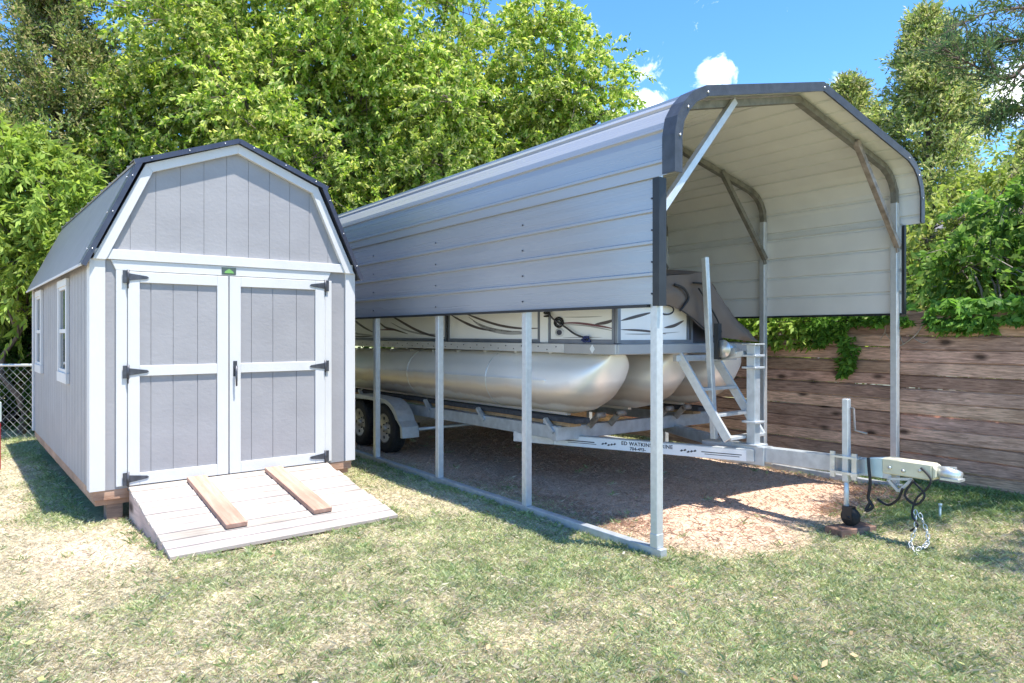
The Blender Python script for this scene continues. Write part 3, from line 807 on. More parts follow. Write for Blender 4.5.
# wheels
def wheel(x, y, out):
    Rr, w = .325, .20
    t = MB(); pr = [(.19,-.085),(.27,-.10),(.31,-.095),(.325,-.07),(.325,.07),(.31,.095),(.27,.10),(.19,.085)]
    n = 32; vs = []; fs = []
    for i in range(n):
        a = 2*math.pi*i/n
        for r_, o_ in pr: vs.append((o_, r_*math.cos(a), r_*math.sin(a)))
    k = len(pr)
    for i in range(n):
        for j in range(k-1): fs.append((i*k+j, ((i+1)%n)*k+j, ((i+1)%n)*k+j+1, i*k+j+1))
    t.add(vs, fs, 0, True)
    for i in range(28):   # tread blocks
        a = 2*math.pi*(i+.5)/28
        for o_ in (-.055, 0, .055):
            T = Matrix.Rotation(a,4,'X') @ Matrix.Translation((o_,0,.327)); t.box(-.022,-.025,-.004,.022,.025,.006,0,T)
    wo = thing_part('wheel', t, M['rubber'], tr, (x,y,.325))
    r = MB(); pr2 = [(.02,.055*out),(.055,.06*out),(.06,.045*out),(.095,.040*out),(.11,.062*out),(.165,.060*out),(.175,.075*out),(.20,.088*out),(.205,.07*out),(.19,0.0)]
    vs = []; fs = []; k = len(pr2)
    for i in range(n):
        a = 2*math.pi*i/n
        for r_, o_ in pr2: vs.append((o_, r_*math.cos(a), r_*math.sin(a)))
    for i in range(n):
        for j in range(k-1): fs.append((i*k+j, ((i+1)%n)*k+j, ((i+1)%n)*k+j+1, i*k+j+1))
    r.add(vs, fs, 0, True)
    r.tube([(.05*out,0,0),(.09*out,0,0)], .035, 12)
    ro = r.build('rim', M['rim'], wo)
    q = MB()
    for i in range(5):
        a = 2*math.pi*i/5; c = Vector((.060*out,.135*math.cos(a),.135*math.sin(a)))
        q.tube([c, c+Vector((.004*out,0,0))], .024, 10)
        a += .6; c = Vector((.045*out,.075*math.cos(a),.075*math.sin(a))); q.tube([c, c+Vector((.02*out,0,0))], .010, 6)
    build_each(q, 'rim_hole', M['black'], wo)
def thing_part(name, mb, m, parent, loc):
    o = mb.build(name, m, parent); o.location = loc; return o
for s in (1,-1):
    for y in (5.22, 6.02): wheel(mx_(.50,s), y, -s)
    f = MB(); x0, x1 = sorted((mx_(.385,s), mx_(.625,s)))
    path = [(4.62,.26),(4.64,.40)] + [(5.22-.50*math.cos(a)+ -.02, .33+.40*math.sin(a)) for a in np.linspace(.35, 1.45, 7)] + [(5.62,.735)] + [(6.04+.50*math.sin(a), .33+.40*math.cos(a)) for a in np.linspace(.1, 1.2, 7)] + [(6.60,.40),(6.62,.26)]
    fi = offset_path(path, -.006)
    vs = []; n = len(path)
    for xx in (x0, x1): vs += [(xx,a,c) for a, c in path]
    f.add(vs, [(i, i+1, n+i+1, n+i) for i in range(n-1)], 0, False)
    skirt = MB()
    for xx in (x0, x1):
        lip = [(a + (5.62-a)*.05, c-.05 if .5 < c else c) for a, c in path]
        f.add([(xx,a,c) for a, c in path] + [(xx,a,c) for a, c in lip], [(i, i+1, n+i+1, n+i) for i in range(n-1)], 0)
    fo = f.build('fender', M['galv2'], tr)
    sd = fo.modifiers.new('t','SOLIDIFY'); sd.thickness = .004
    for y in (5.22, 6.02):
        a = MB(); a.tube([(mx_(.52,s),y,.33),(mx_(.95,s),y,.33)], .035, 10); a.beam((mx_(.78,s),y,.33),(mx_(.78,s),y+.02,.56), .05,.10); a.build('axle', M['galvrust'], tr)
b = MB(); b.tube([(mx_(.62,1),4.62,.36),(AX,4.55,.38),(mx_(.62,-1),4.62,.36)], .022, 8); b.build('fender_bar', M['galv2'], tr)
# tongue, jack, coupler
b = MB(); b.beam((AX,1.0,.490),(AX,-.80,.538), .10,.135); b.build('tongue', M['galv2'], tr, .005)
b = MB(); b.box(AX-.075,.30,.41,AX-.052,.62,.575); b.box(AX+.052,.30,.41,AX+.075,.62,.575); b.box(AX-.09,.36,.576,AX+.09,.56,.588)
b.build('joint_plate', M['galv2'], tr, .003)
cpz = .538
b = MB()
b.box(AX-.062,-1.10,.512,AX+.062,-.74,.632)
b.prism([(-1.10,.512),(-1.13,.54),(-1.13,.60),(-1.10,.632)], AX-.06, AX+.06, axis='x')
cb = b.build('coupler', M['cream'], tr, .008)
b = MB()
b.tube([(AX,-1.12,.575),(AX,-1.19,.575),(AX,-1.27,.560)], [.045,.052,.040], 14); b.box(AX-.05,-1.28,.528,AX+.05,-1.15,.545); b.beam((AX,-1.13,.612),(AX,-1.24,.622),.03,.012)
b.build('ball_socket', M['zinc'], cb)
b = MB()
for yy, zz in ((-.80,.565),(-.90,.555),(-1.02,.575)): b.tube([(AX-.062,yy,zz),(AX-.074,yy,zz)], .013, 6)
build_each(b, 'bolt', M['zinc'], cb)
b = MB(); b.prism([(-.739,.470),(-.739,.628),(-.60,.606),(-.60,.478)], AX-.0535, AX+.0535, axis='x'); b.build('actuator_housing', M['palecap'], tr, .004)
b = MB(); b.beam((AX-.05,-.78,.47),(AX-.05,-.86,.39),.02,.02); b.beam((AX-.05,-.96,.50),(AX-.05,-.86,.39),.02,.02); b.beam((AX-.05,-.78,.475),(AX-.05,-.96,.50),.02,.02)
b.build('hitch_bracket', M['galv2'], tr)
JX, JY = AX-.080, -.465
jk = MB(); jk.box(JX-.026,JY-.026,.40,JX+.026,JY+.026,1.075); jk.tube([(JX,JY,.14),(JX,JY,.42)], .021, 12)
jo = jk.build('jack', M['galv'], tr, .006)
b = MB(); b.tube([(JX+.02,JY-.026,1.00),(JX+.02,JY-.05,1.0),(JX+.03,JY-.055,.82),(JX+.06,JY-.14,.80)], .009, 8); b.build('crank', M['galvrust'], jo)
b = MB(); b.box(JX-.045,JY-.11,.465,JX+.03,JY+.11,.485); b.box(JX-.045,JY-.11,.595,JX+.03,JY+.11,.612)
for yy in (JY-.08, JY+.10): b.tube([(JX-.02,yy,.43),(JX-.02,yy,.64)], .009, 8); b.box(JX-.035,yy-.02,.43,JX-.02,yy+.02,.64)
b.build('jack_clamp', M['zinc'], jo)
b = MB(); wz = .125
b.tube([(JX-.022,JY-.035,wz),(JX+.022,JY-.035,wz)], .072, 20); b.build('jack_wheel', M['rubber'], jo)
b = MB(); b.box(JX-.034,JY-.06,wz-.02,JX-.028,JY+.02,.20); b.box(JX+.028,JY-.06,wz-.02,JX+.034,JY+.02,.20); b.box(JX-.034,JY-.06,.20,JX+.034,JY+.02,.207); b.tube([(JX-.038,JY-.035,wz),(JX+.038,JY-.035,wz)], .012, 8)
b.build('wheel_fork', M['black'], jo)
def wiggle(pts, n=24, amp=.0):
    pts = [Vector(p) for p in pts]; out = []
    for i in range(n+1):
        t = i/n*(len(pts)-1); k = min(int(t), len(pts)-2); f = t-k
        p0 = pts[max(k-1,0)]; p1 = pts[k]; p2 = pts[k+1]; p3 = pts[min(k+2,len(pts)-1)]
        out.append(.5*((2*p1)+(p2-p0)*f+(2*p0-5*p1+4*p2-p3)*f*f+(3*p1-p0-3*p2+p3)*f**3))
    return out
lx = AX-.075
b = MB()
b.tube(wiggle([(lx,-.64,.62),(lx-.012,-.65,.55),(lx-.01,-.66,.42),(lx,-.64,.30),(lx-.01,-.68,.24),(lx-.02,-.63,.20),(lx,-.66,.28)],30), .012, 7)
b.tube(wiggle([(lx+.02,-.70,.30),(lx+.02,-.78,.27),(lx+.01,-.86,.33),(lx,-.90,.42)],18), .010, 7)
b.build('cable', M['strap'], tr)
b = MB()
b.tube(wiggle([(lx,-.98,.50),(lx-.01,-.92,.38),(lx-.01,-1.0,.32),(lx-.01,-1.06,.40),(lx,-1.0,.47),(lx,-.97,.49)],28), .009, 7)
b.tube(wiggle([(lx,-1.03,.60),(lx-.005,-1.10,.53),(lx-.01,-1.08,.46),(lx-.01,-1.0,.36),(lx-.03,-.98,.24),(lx-.05,-1.03,.18),(lx-.03,-.97,.12)],30), .008, 7)
b.build('wiring', M['strap'], tr)
b = MB()
def chain(b, pts, n, r=.013):
    P = wiggle(pts, n)
    for i in range(n):
        c = (P[i]+P[i+1])/2; d = (P[i+1]-P[i]).normalized(); a = d.orthogonal().normalized(); c2 = d.cross(a)
        s_ = a if i % 2 else c2
        ring = [c + d*math.cos(t)*.022 + s_*math.sin(t)*r for t in np.linspace(0, 2*math.pi, 9)]
        b.tube(ring, .0035, 5, cap=False)
chain(b, [(lx-.02,-1.0,.28),(lx-.06,-1.02,.16),(lx-.10,-1.0,.05),(lx-.14,-1.04,.015),(lx-.22,-1.10,.012)], 12)
chain(b, [(lx-.02,-1.03,.26),(lx-.02,-1.08,.14),(lx-.06,-1.10,.06),(lx-.12,-1.06,.02)], 10)
b.build('safety_chain', M['zinc'], tr)
# winch stand, winch, ladder, guide pole
b = MB(); b.box(AX-.042,.41,.56,AX+.042,.50,1.50); b.beam((AX,.53,.58),(AX,.80,.56),.08,.02)
b.box(AX-.075,.38,1.28,AX+.075,.53,1.30); b.box(AX-.075,.38,1.39,AX+.075,.53,1.41); b.box(AX-.075,.38,.78,AX+.075,.53,.80); b.box(AX-.075,.38,1.50,AX+.075,.53,1.512)
ws = b.build('winch_stand', M['galv2'], tr, .004)
b = MB(); b.beam((AX-.03,.52,1.42),(AX-.03,.95,1.34),.06,.05); b.tube([(AX-.12,.70,1.46),(AX+.02,.70,1.46)], .055, 14); b.tube([(AX-.125,.70,1.46),(AX-.115,.70,1.46)], .085, 16); b.beam((AX-.03,.60,1.44),(AX-.03,.80,1.44),.09,.06)
b.build('winch', M['zinc'], ws)
b = MB(); b.box(AX-.145,.735,1.36,AX-.095,.785,1.70); b.build('bow_bumper', M['black'], ws)
b = MB()
for xl in (1.50, 2.02):
    b.beam((xl,1.06,1.40),(xl+.06,.54,.63), .03,.085)
b.beam((1.44,1.06,1.365),(2.3,1.00,1.365), .05,.06)
for t in (.42, .72, .98):
    z = 1.40-.77*t; y = 1.06-.52*t; b.beam((1.50+.06*t,y,z),(2.02+.06*t,y,z), .09,.028)
b.build('ladder', M['galv'], tr, .003)
b = MB(); b.beam((1.70,.80,.60),(1.60,.83,2.33), .055,.055, up=(0,1,0)); b.build('guide_pole', M['galv'], tr, .005)

# ------------------------------------------------------------------ pontoon boat
bo = thing('pontoon_boat', 'white pontoon boat with aluminium tubes parked on its trailer', 'boat', CO, CA)
DX0, DX1, DY0, DY1 = .62, 3.02, 1.03, 7.45
def pz(y): return -.010*(y-1.5)       # the boat sits slightly bow up
def pontoon(cx, r=.315):
    zc = 1.115; n = 40
    st = [(1.29,.10,0),(1.30,.22,0),(1.34,.42,0),(1.41,.60,0),(1.52,.79,0),(1.67,.92,0),(1.90,1.0,0),(2.6,1.0,0),(4.2,1.0,0),(5.8,1.0,0),(7.35,1.0,0),(7.40,.93,0)]
    vs = []; fs = []
    for y, sc, dz in st:
        for j in range(n):
            a = 2*math.pi*j/n
            zz = zc + pz(y) + r*sc*math.sin(a) + r*(1-sc)*.97
            wv = max(sc, .06)**.55 if y < 1.9 else sc
            vs.append((cx + r*wv*math.cos(a), y, zz))
    k = len(st)
    for i in range(k-1):
        for j in range(n): fs.append((i*n+j, i*n+(j+1)%n, (i+1)*n+(j+1)%n, (i+1)*n+j))
    fs.append(tuple(range(n))); fs.append(tuple((k-1)*n+j for j in range(n)))
    b = MB(); b.add(vs, fs, 0, True)
    o = b.build('pontoon', M['pontoon'], bo)
    # keel strip, lifting strake and welded mounting brackets
    b = MB()
    b.beam((cx,2.0,zc-r-.012+pz(2)),(cx,7.3,zc-r-.012+pz(7.3)), .05,.03)
    for sx_ in (-1,1): b.beam((cx+sx_*(r+.005),2.0,zc+.02),(cx+sx_*(r+.005),7.3,zc+.02+pz(7.3)), .03,.012)
    for y in np.arange(1.55,7.3,.6): b.box(cx-.12,y-.02,1.38+pz(y),cx+.12,y+.02,1.425+pz(y))
    b.build('keel_strip', M['pontoon'], o)
    b = MB()
    for y in (3.05, 4.9): 
        ring = [(cx+(r+.002)*math.cos(a), y, zc+pz(y)+(r+.002)*math.sin(a)) for a in np.linspace(0,2*math.pi,41)]
        b.tube(ring, .004, 5, cap=False)
    build_each(b, 'weld_seam', M['zinc'], o)
pontoon(.91); pontoon(1.80); pontoon(2.69)
b = MB(); b.prism([(DX0+.02,DY0+.03),(2.60,DY0+.03),(DX1-.02,1.48),(DX1-.02,DY1-.02),(DX0+.02,DY1-.02)], 1.425, 1.500, axis='z'); b.build('deck', M['deckfascia'], bo)
b = MB(); b.box(DX0-.004,1.74,1.418,DX0+.019,DY1,1.507); b.box(DX1-.019,1.74,1.418,DX1+.004,DY1,1.507)
fa = b.build('deck_fascia', M['deckfascia'], bo, .004)
b = MB()
for y in np.arange(1.85,7.2,.28): b.tube([(DX0-.004,y,1.475),(DX0-.009,y,1.475)], .007, 6); b.tube([(DX0-.004,y+.14,1.445),(DX0-.009,y+.14,1.445)], .006, 6)
build_each(b, 'rivet', M['drip'], fa)
b = MB(); b.box(DX0-.008,DY0,1.412,DX0+.019,1.738,1.510); b.box(DX1-.019,1.49,1.412,DX1+.008,1.738,1.510); b.box(DX0+.020,DY0-.004,1.412,2.62,DY0+.028,1.510); b.beam((2.62,DY0+.012,1.461),(DX1-.005,1.49,1.461),.03,.098)
cn = b.build('deck_bow_trim', M['deckgrey'], bo, .008)
b = MB(); c = Vector((DX0-.0095,1.33,1.462))
b.add([c+Vector((0,.035,0)),c+Vector((0,0,.042)),c+Vector((0,-.035,0)),c+Vector((0,0,-.042)),c+Vector((.003,.035,0)),c+Vector((.003,0,.042)),c+Vector((.003,-.035,0)),c+Vector((.003,0,-.042))],[(0,1,2,3),(4,5,6,7),(0,1,5,4),(1,2,6,5),(2,3,7,6),(3,0,4,7)]); b.build('diamond_mark', M['boatwhite'], cn)
# fence panels round the deck
ZP0, ZP1 = 1.545, 2.08
PX = DX0+.045
def curve_band(b, pts, w0, x, axis='side'):
    """tapered swoosh on the panel: pts (along, z)"""
    P = wiggle([(a,0,z) for a, z in pts], 22); n = len(P)
    top = []; bot = []
    for i, p in enumerate(P):
        t = i/(n-1); w = w0*math.sin(math.pi*min(max(t,.02),.98))**.7
        q = P[min(i+1,n-1)]-P[max(i-1,0)]; nn = Vector((-q.z,0,q.x)).normalized()
        top.append(p+nn*w/2); bot.append(p-nn*w/2)
    if axis == 'side':
        f = lambda p, o: (x+o, p.x, p.z)
    else:
        f = lambda p, o: (p.x, x+o, p.z)
    vs = [f(p,0) for p in top]+[f(p,0) for p in bot]+[f(p,.0018) for p in top]+[f(p,.0018) for p in bot]
    fs = []
    for i in range(n-1):
        fs += [(i,i+1,n+i+1,n+i),(2*n+i,2*n+i+1,3*n+i+1,3*n+i),(i,i+1,2*n+i+1,2*n+i),(n+i,n+i+1,3*n+i+1,3*n+i)]
    b.add(vs, fs, 0)
def side_panel(y0, y1, stripes, x=PX, sgn=1):
    b = MB(); b.box(x,y0,ZP0+pz(y0),x+.015,y1,ZP1); p = b.build('fence_panel', M['boatwhite'], bo)
    xo = x-.0020 if sgn == 1 else x+.0155
    for kind, pts, w in stripes:
        s_ = MB(); curve_band(s_, pts, w, xo); s_.build('stripe', M[kind], p)
    b = MB()
    for zz in (ZP0-.034, ZP1): b.box(x-.010,y0,zz,x+.026,y1,zz+.034)
    for yy in (y0, y1-.03): b.box(x-.010,yy,ZP0,x+.026,yy+.03,ZP1)
    b.build('panel_frame', M['boatgrey'], p)
    return p
p1 = side_panel(1.09, 2.02, [('stripe_red',[(1.88,1.705),(1.6,1.705),(1.3,1.675),(1.09,1.645)],.020),('stripe_grey',[(1.8,1.695),(1.5,1.680),(1.25,1.650),(1.09,1.625)],.012),
    ('stripe_grey',[(1.80,1.765),(1.5,1.760),(1.25,1.762)],.008),('stripe_grey',[(1.80,1.565),(1.5,1.568),(1.25,1.57)],.008),('stripe_dark',[(1.35,1.690),(1.2,1.705),(1.09,1.73)],.030)])
side_panel(2.16, 3.95, [('stripe_dark',[(2.16,1.66),(2.5,1.66),(2.9,1.70),(3.35,1.79),(3.7,1.88)],.026),('stripe_grey',[(2.3,1.615),(2.7,1.615),(3.1,1.66),(3.4,1.75)],.050),('stripe_dark',[(2.5,1.63),(2.8,1.635),(3.2,1.69),(3.5,1.80)],.014),
    ('stripe_dark',[(2.95,1.63),(3.3,1.67),(3.6,1.74),(3.92,1.84)],.030)])
side_panel(4.0, 6.0, [('stripe_dark',[(4.02,1.555),(4.4,1.585),(4.8,1.66),(5.3,1.80),(5.7,1.92)],.034),('stripe_grey',[(4.1,1.60),(4.6,1.60),(5.1,1.66),(5.5,1.76)],.022),('stripe_dark',[(5.0,1.60),(5.4,1.66),(5.7,1.70),(5.98,1.82)],.030),('stripe_red',[(5.2,1.64),(5.5,1.66),(5.9,1.66)],.020)])
side_panel(6.04, 7.35, [('stripe_dark',[(6.05,1.62),(6.4,1.70),(6.8,1.82),(7.2,1.90)],.034),('stripe_grey',[(6.1,1.58),(6.6,1.60),(7.2,1.66)],.03),('stripe_dark',[(6.06,1.57),(6.5,1.56),(7.0,1.58)],.02)])
b = MB(); b.box(PX-.012,2.025,1.512,PX+.05,2.155,2.08); b.build('gate_post', M['boatwhite'], bo, .006)
b = MB(); b.box(PX-.016,1.040,1.512,PX+.030,1.085,2.08); b.build('corner_post', M['boatgrey'], bo, .006)
b = MB(); b.box(PX+.031,1.052,ZP0,1.60,1.066,1.98); fp = b.build('fence_panel', M['boatwhite'], bo)
for kind, pts, w in (('stripe_dark',[(.70,1.72),(.9,1.76),(1.1,1.80)],.028),('stripe_dark',[(.70,1.64),(1.0,1.63),(1.3,1.60)],.020),('stripe_dark',[(1.28,1.66),(1.42,1.68),(1.56,1.73)],.030),('stripe_grey',[(.75,1.60),(1.1,1.60),(1.5,1.62)],.012)):
    s_ = MB(); curve_band(s_, pts, w, 1.050, 'front'); s_.build('stripe', M[kind], fp)
b = MB(); ring = [(1.30+.11*math.cos(a),1.049,1.83+.045*math.sin(a)) for a in np.linspace(0,2*math.pi,25)]; b.tube(ring,.008,5,cap=False); b.build('emblem', M['drip'], fp)
b = MB(); b.box(PX+.031,1.045,1.511,1.66,1.075,1.544); b.box(1.60,1.045,1.545,1.635,1.080,1.99); b.box(1.66,1.045,1.511,1.69,1.08,1.99); b.build('panel_frame', M['boatgrey'], fp)
side_panel(2.3, 7.35, [], x=DX1-.06, sgn=-1)
b = MB(); b.box(1.70,1.075,1.511,2.2,1.090,1.76); b.build('gate', M['drip'], bo)  # dark sheet across the gate opening, the shade inside put into its colour
# round docking light and oval plate beside the gate post
b = MB()
for j, r_ in enumerate((.055,.034)):
    ring = [(PX-.008,1.86+r_*1.15*math.cos(a),1.715+r_*math.sin(a)*.85) for a in np.linspace(0,2*math.pi,29)]; b.tube(ring,.010 if j == 0 else .006,6,cap=False)
lg = b.build('light_ring', M['black'], p1)
b = MB(); vs = [(PX-.004,1.86+.05*math.cos(a),1.715+.04*math.sin(a)) for a in np.linspace(0,2*math.pi,20)[:-1]]; b.add(vs+[(PX-.012,1.86,1.715)], [(i,(i+1)%19,19) for i in range(19)],0,True); b.build('lens', M['zinc'], p1)
b = MB()
for sc_, xx in ((1,PX-.004),(.6,PX-.010)):
    pass
vs = []; n = 24
for sc_, xx in ((1.0,PX-.0015),(1.0,PX-.006),(.72,PX-.008)):
    vs += [(xx,1.85+.065*sc_*math.cos(2*math.pi*i/n),1.615+.042*sc_*math.sin(2*math.pi*i/n)) for i in range(n)]
b.add(vs, [(k*n+i,k*n+(i+1)%n,(k+1)*n+(i+1)%n,(k+1)*n+i) for k in range(2) for i in range(n)]+[tuple(2*n+i for i in range(n))])
el = b.build('oval_plate', M['zinc'], p1)
b = MB(); vs = [(PX-.0095,1.85+.040*math.cos(2*math.pi*i/n),1.615+.026*math.sin(2*math.pi*i/n)) for i in range(n)]; b.add(vs,[tuple(range(n))]); b.build('oval_mark', M['drip'], p1)
b = MB()
b.tube(wiggle([(PX-.02,2.08,1.86),(PX-.03,1.96,1.78),(PX-.03,1.90,1.74),(PX-.03,1.72,1.66),(PX-.028,1.60,1.60),(PX-.025,1.47,1.565)],26), .009, 7)
rpth = b.build('mooring_rope', M['rope_dark'], None); rpth.location = CO; rpth.rotation_euler = (0,0,CA)
tag(rpth, 'dark rope hanging from the boat side panel to a blue knot on the deck edge', 'rope')
b = MB(); rr = random.Random(3)
b.tube(wiggle([(PX-.03+rr.uniform(-.012,.012),1.44+rr.uniform(-.05,.05),1.55+rr.uniform(-.03,.03)) for _ in range(14)],70), .008, 6)
b.build('knot', M['rope'], rpth)
b = MB(); b.tube(wiggle([(PX-.03+rr.uniform(-.01,.01),2.02+rr.uniform(-.05,.05),1.80+rr.uniform(-.025,.025)) for _ in range(10)],50), .008, 6); b.build('upper_knot', M['strap'], rpth)

# canvas cover with a tent peak at the bow
cv = MB()
def cov_sec(y):
    if y <= 1.0:
        return [(.60,1.93),(.90,2.06),(1.24,2.145),(1.55,2.175),(1.79,2.20),(1.95,2.06),(2.25,1.79),(2.45,1.65),(2.58,1.57),(2.66,1.525)]
    t = min((y-1.0)/1.4, 1)
    a = cov_sec(1.0)
    c = [(.58,1.96),(.90,2.10),(1.24,2.20),(1.55,2.28),(1.82,2.34),(2.05,2.28),(2.35,2.21),(2.60,2.12),(2.85,2.04),(3.07,1.95)]
    s = t**.6
    return [(p[0]*(1-s)+q[0]*s, p[1]*(1-s)+q[1]*s) for p, q in zip(a, c)]
ysec = [.985,1.15,1.4,1.8,2.4,3.2,3.9,4.7,5.5,6.4,7.1,7.55]
rr = random.Random(9)
def sub(path, m=4):
    P = [Vector((a,0,z)) for a, z in path]; return wiggle(P, (len(P)-1)*m)
vs = []; rows = 0
for y in ysec:
    sec = sub(cov_sec(y)); sag = .06*math.sin((y-2.4)*math.pi/.8)**2 if y > 2.4 else 0
    drop = max(0,(y-7.0))*.6
    for k, p in enumerate(sec):
        w = math.sin(math.pi*k/(len(sec)-1))
        vs.append((p.x, y + rr.uniform(-.01,.01), p.z - sag*w - drop*w + rr.uniform(-.012,.012)*w))
    rows += 1
n = len(sub(cov_sec(1)))
cv.add(vs, [(r*n+i, r*n+i+1, (r+1)*n+i+1, (r+1)*n+i) for r in range(rows-1) for i in range(n-1)], 0, True)
# front face falling from the peak to the slanted hem
top = sub(cov_sec(.985)); 
def hem(x):
    pts = [(.60,1.86),(1.24,1.87),(1.39,1.83),(1.65,1.69),(1.90,1.575),(2.3,1.54),(2.55,1.52),(3.03,1.505)]
    for (a,za),(c,zc) in zip(pts,pts[1:]):
        if a <= x <= c: return za+(zc-za)*(x-a)/(c-a)
    return pts[-1][1]
vs = []; m = 7
for j in range(m+1):
    t = j/m
    for k, p in enumerate(top):
        hx = p.x + (.0 if t < .01 else (.06*t*math.sin(p.x*2))); z = p.z*(1-t)+hem(p.x)*t
        fold = .012*math.sin(p.x*17+t*4)*t + .020*math.sin(p.x*6.3-t*5)*math.sin(math.pi*t)
        vs.append((p.x, .985 - .03*t + fold - .03*math.sin(math.pi*t), z))
cv.add(vs, [(r*n+i, r*n+i+1, (r+1)*n+i+1, (r+1)*n+i) for r in range(m) for i in range(n-1)], 0, True)
# side hems
vs = []
for y in ysec:
    for k, (x, z) in enumerate(((.58,1.955),(.565,1.90),(.562,1.84))): vs.append((x-.02+rr.uniform(-.006,.006), y, z if y > 1.0 else z-.02))
cv.add(vs, [(r*3+i, r*3+i+1, (r+1)*3+i+1, (r+1)*3+i) for r in range(len(ysec)-1) for i in range(2)], 0, True)
cvo = cv.build('boat_cover', M['cover'], None, fix=True); cvo.location = CO; cvo.rotation_euler = (0,0,CA)
tag(cvo, 'taupe canvas cover stretched to a peak over the bow of the pontoon boat', 'boat cover')
b = MB()
b.tube(wiggle([(1.28,.93,2.06),(1.40,.92,2.03),(1.47,.92,1.95),(1.42,.92,1.88),(1.36,.93,1.82)],16), .013, 6)
b.tube(wiggle([(1.55,.93,2.09),(1.70,.925,2.085),(1.75,.925,2.04)],10), .009, 6)
b.tube(wiggle([(1.62,.92,2.04),(1.74,.905,1.90),(1.88,.90,1.74),(1.97,.92,1.62)],14), .009, 6)
b.tube(wiggle([(1.36,.925,1.83),(1.55,.92,1.74),(1.80,.92,1.60),(1.92,.93,1.56)],14), .007, 6)
b.build('cover_strap', M['strap'], cvo)

# ------------------------------------------------------------------ block under the jack, stake
b = MB(); b.box(-.19,-.085,-.02,.19,.085,.052)
o = b.build('wood_block', wood_mat('block_wood',(.17,.095,.07),(.34,.21,.15),ax='x',knots=False), None, .006)
p = cw(JX, JY-.035); o.location = (p.x, p.y, 0); o.rotation_euler = (0,0,CA-.25)
tag(o, 'brown timber block under the trailer jack wheel', 'wood block')
b = MB(); b.tube([(0,0,-.05),(.004,0,.11)], .010, 8); b.tube([(.004,0,.105),(.004,0,.125)], .016, 8)
o = b.build('marker_stake', M['palecap'], None); o.location = (6.07*427.7/698, 6.07, 0)
tag(o, 'small pale stake standing in the green grass beside the trailer coupler', 'stake')
b = MB(); b.box(-.05,-.05,-.02,.05,.05,.56); rpo = b.build('red_post', M['red'], None, .01); rpo.location = (-6.085,8.2,0); tag(rpo, 'short red post with pale top at the left edge of the lawn', 'post')
b = MB(); b.box(-.055,-.055,.56,.055,.055,.80); b.build('post_top', M['palecap'], rpo, .01)

# ------------------------------------------------------------------ wooden fence (carport frame)
FX = 4.235
fence = thing('wooden_fence', 'brown weathered fence of horizontal boards behind the carport', 'fence', CO, CA)
def boards(y0, y1, name):
    b = MB(); tones = []
    rr = random.Random(int(y0*10)+50)
    z = .02; k = 0
    while z < 1.74:
        hh = .140 + rr.uniform(-.004,.004)
        ya = y0+rr.uniform(0,.006); yb = y1-rr.uniform(0,.006)
        dz0 = rr.uniform(-.004,.004); dz1 = rr.uniform(-.004,.004); dx = rr.uniform(-.009,.009)
        n = 5; vs = []
        for i in range(n+1):
            t = i/n; y = ya+(yb-ya)*t; zz = z+dz0*(1-t)+dz1*t + .003*math.sin(t*5+k*2)
            for x_, z_ in ((FX+dx+.002,zz),(FX+dx+.036,zz),(FX+dx+.036,zz+hh),(FX+dx+.030,zz+hh),(FX+dx+.030,zz+hh-.015),(FX+dx+.003,zz+hh-.015),(FX+dx,zz+hh-.019),(FX+dx,zz+.003)): vs.append((x_,y,z_))
        fs = [tuple(range(8)),tuple(n*8+q for q in range(8))[::-1]]
        for i in range(n):
            for j in range(8): fs.append((i*8+j,(i+1)*8+j,(i+1)*8+(j+1)%8,i*8+(j+1)%8))
        b.add(vs, fs)
        t_ = rr.uniform(.62,1.38); tones += [(t_, t_*rr.uniform(.95,1.02), t_*rr.uniform(.92,1.02))]*len(vs)
        z += hh + rr.uniform(-.001,.002) + (.007 if rr.random() < .3 else 0); k += 1
    o = b.build(name, M['fence_wood'], fence)
    a = o.data.color_attributes.new('tone','FLOAT_COLOR','POINT')
    a.data.foreach_set('color', np.concatenate([np.array(tones), np.ones((len(tones),1))],1).astype(np.float32).ravel())
yj = .25
segs = [yj-4.88, yj-2.44, yj, yj+2.44, yj+4.88, yj+7.32, yj+9.76, yj+12.2]
for a, c in zip(segs, segs[1:]):
    boards(a, c, 'board_panel')
for y in segs:
    b = MB(); b.box(FX+.048,y-.045,-.05,FX+.12,y+.045,1.74); b.build('fence_post', M['wood_old'], fence)

# ------------------------------------------------------------------ chain link fence at the left
cl = thing('chain_link_fence', 'galvanised chain link fence standing behind the shed at the far left', 'fence', (-11.0,10.55,0), 0)
Ln, Hh, D = 6.2, 1.13, .115
b = MB(); b.tube([(0,0,Hh),(Ln,0,Hh)], .022, 10); b.build('top_rail', M['galv'], cl)
for x in (.0, 2.2, 4.55, 6.2):
    b = MB(); b.tube([(x,.03,-.05),(x,.03,Hh+.04)], .028, 10); b.tube([(x,.03,Hh+.04),(x,.03,Hh+.07)], [.03,.012], 10); b.build('post', M['galv'], cl)
b = MB(); x = -Hh
while x < Ln:
    for sg in (1,-1):
        xa, xb = x, x+Hh; za, zb = (.02, Hh) if sg == 1 else (Hh, .02)
        ta, tb = max(0,(0-xa)/Hh), min(1,(Ln-xa)/Hh)
        if tb > ta: b.tube([(xa+Hh*ta,.004*sg,za+(zb-za)*ta),(xa+Hh*tb,.004*sg,za+(zb-za)*tb)],   .0029, 4, cap=False)
    x += D
b.build('wire_mesh', M['wire'], cl)

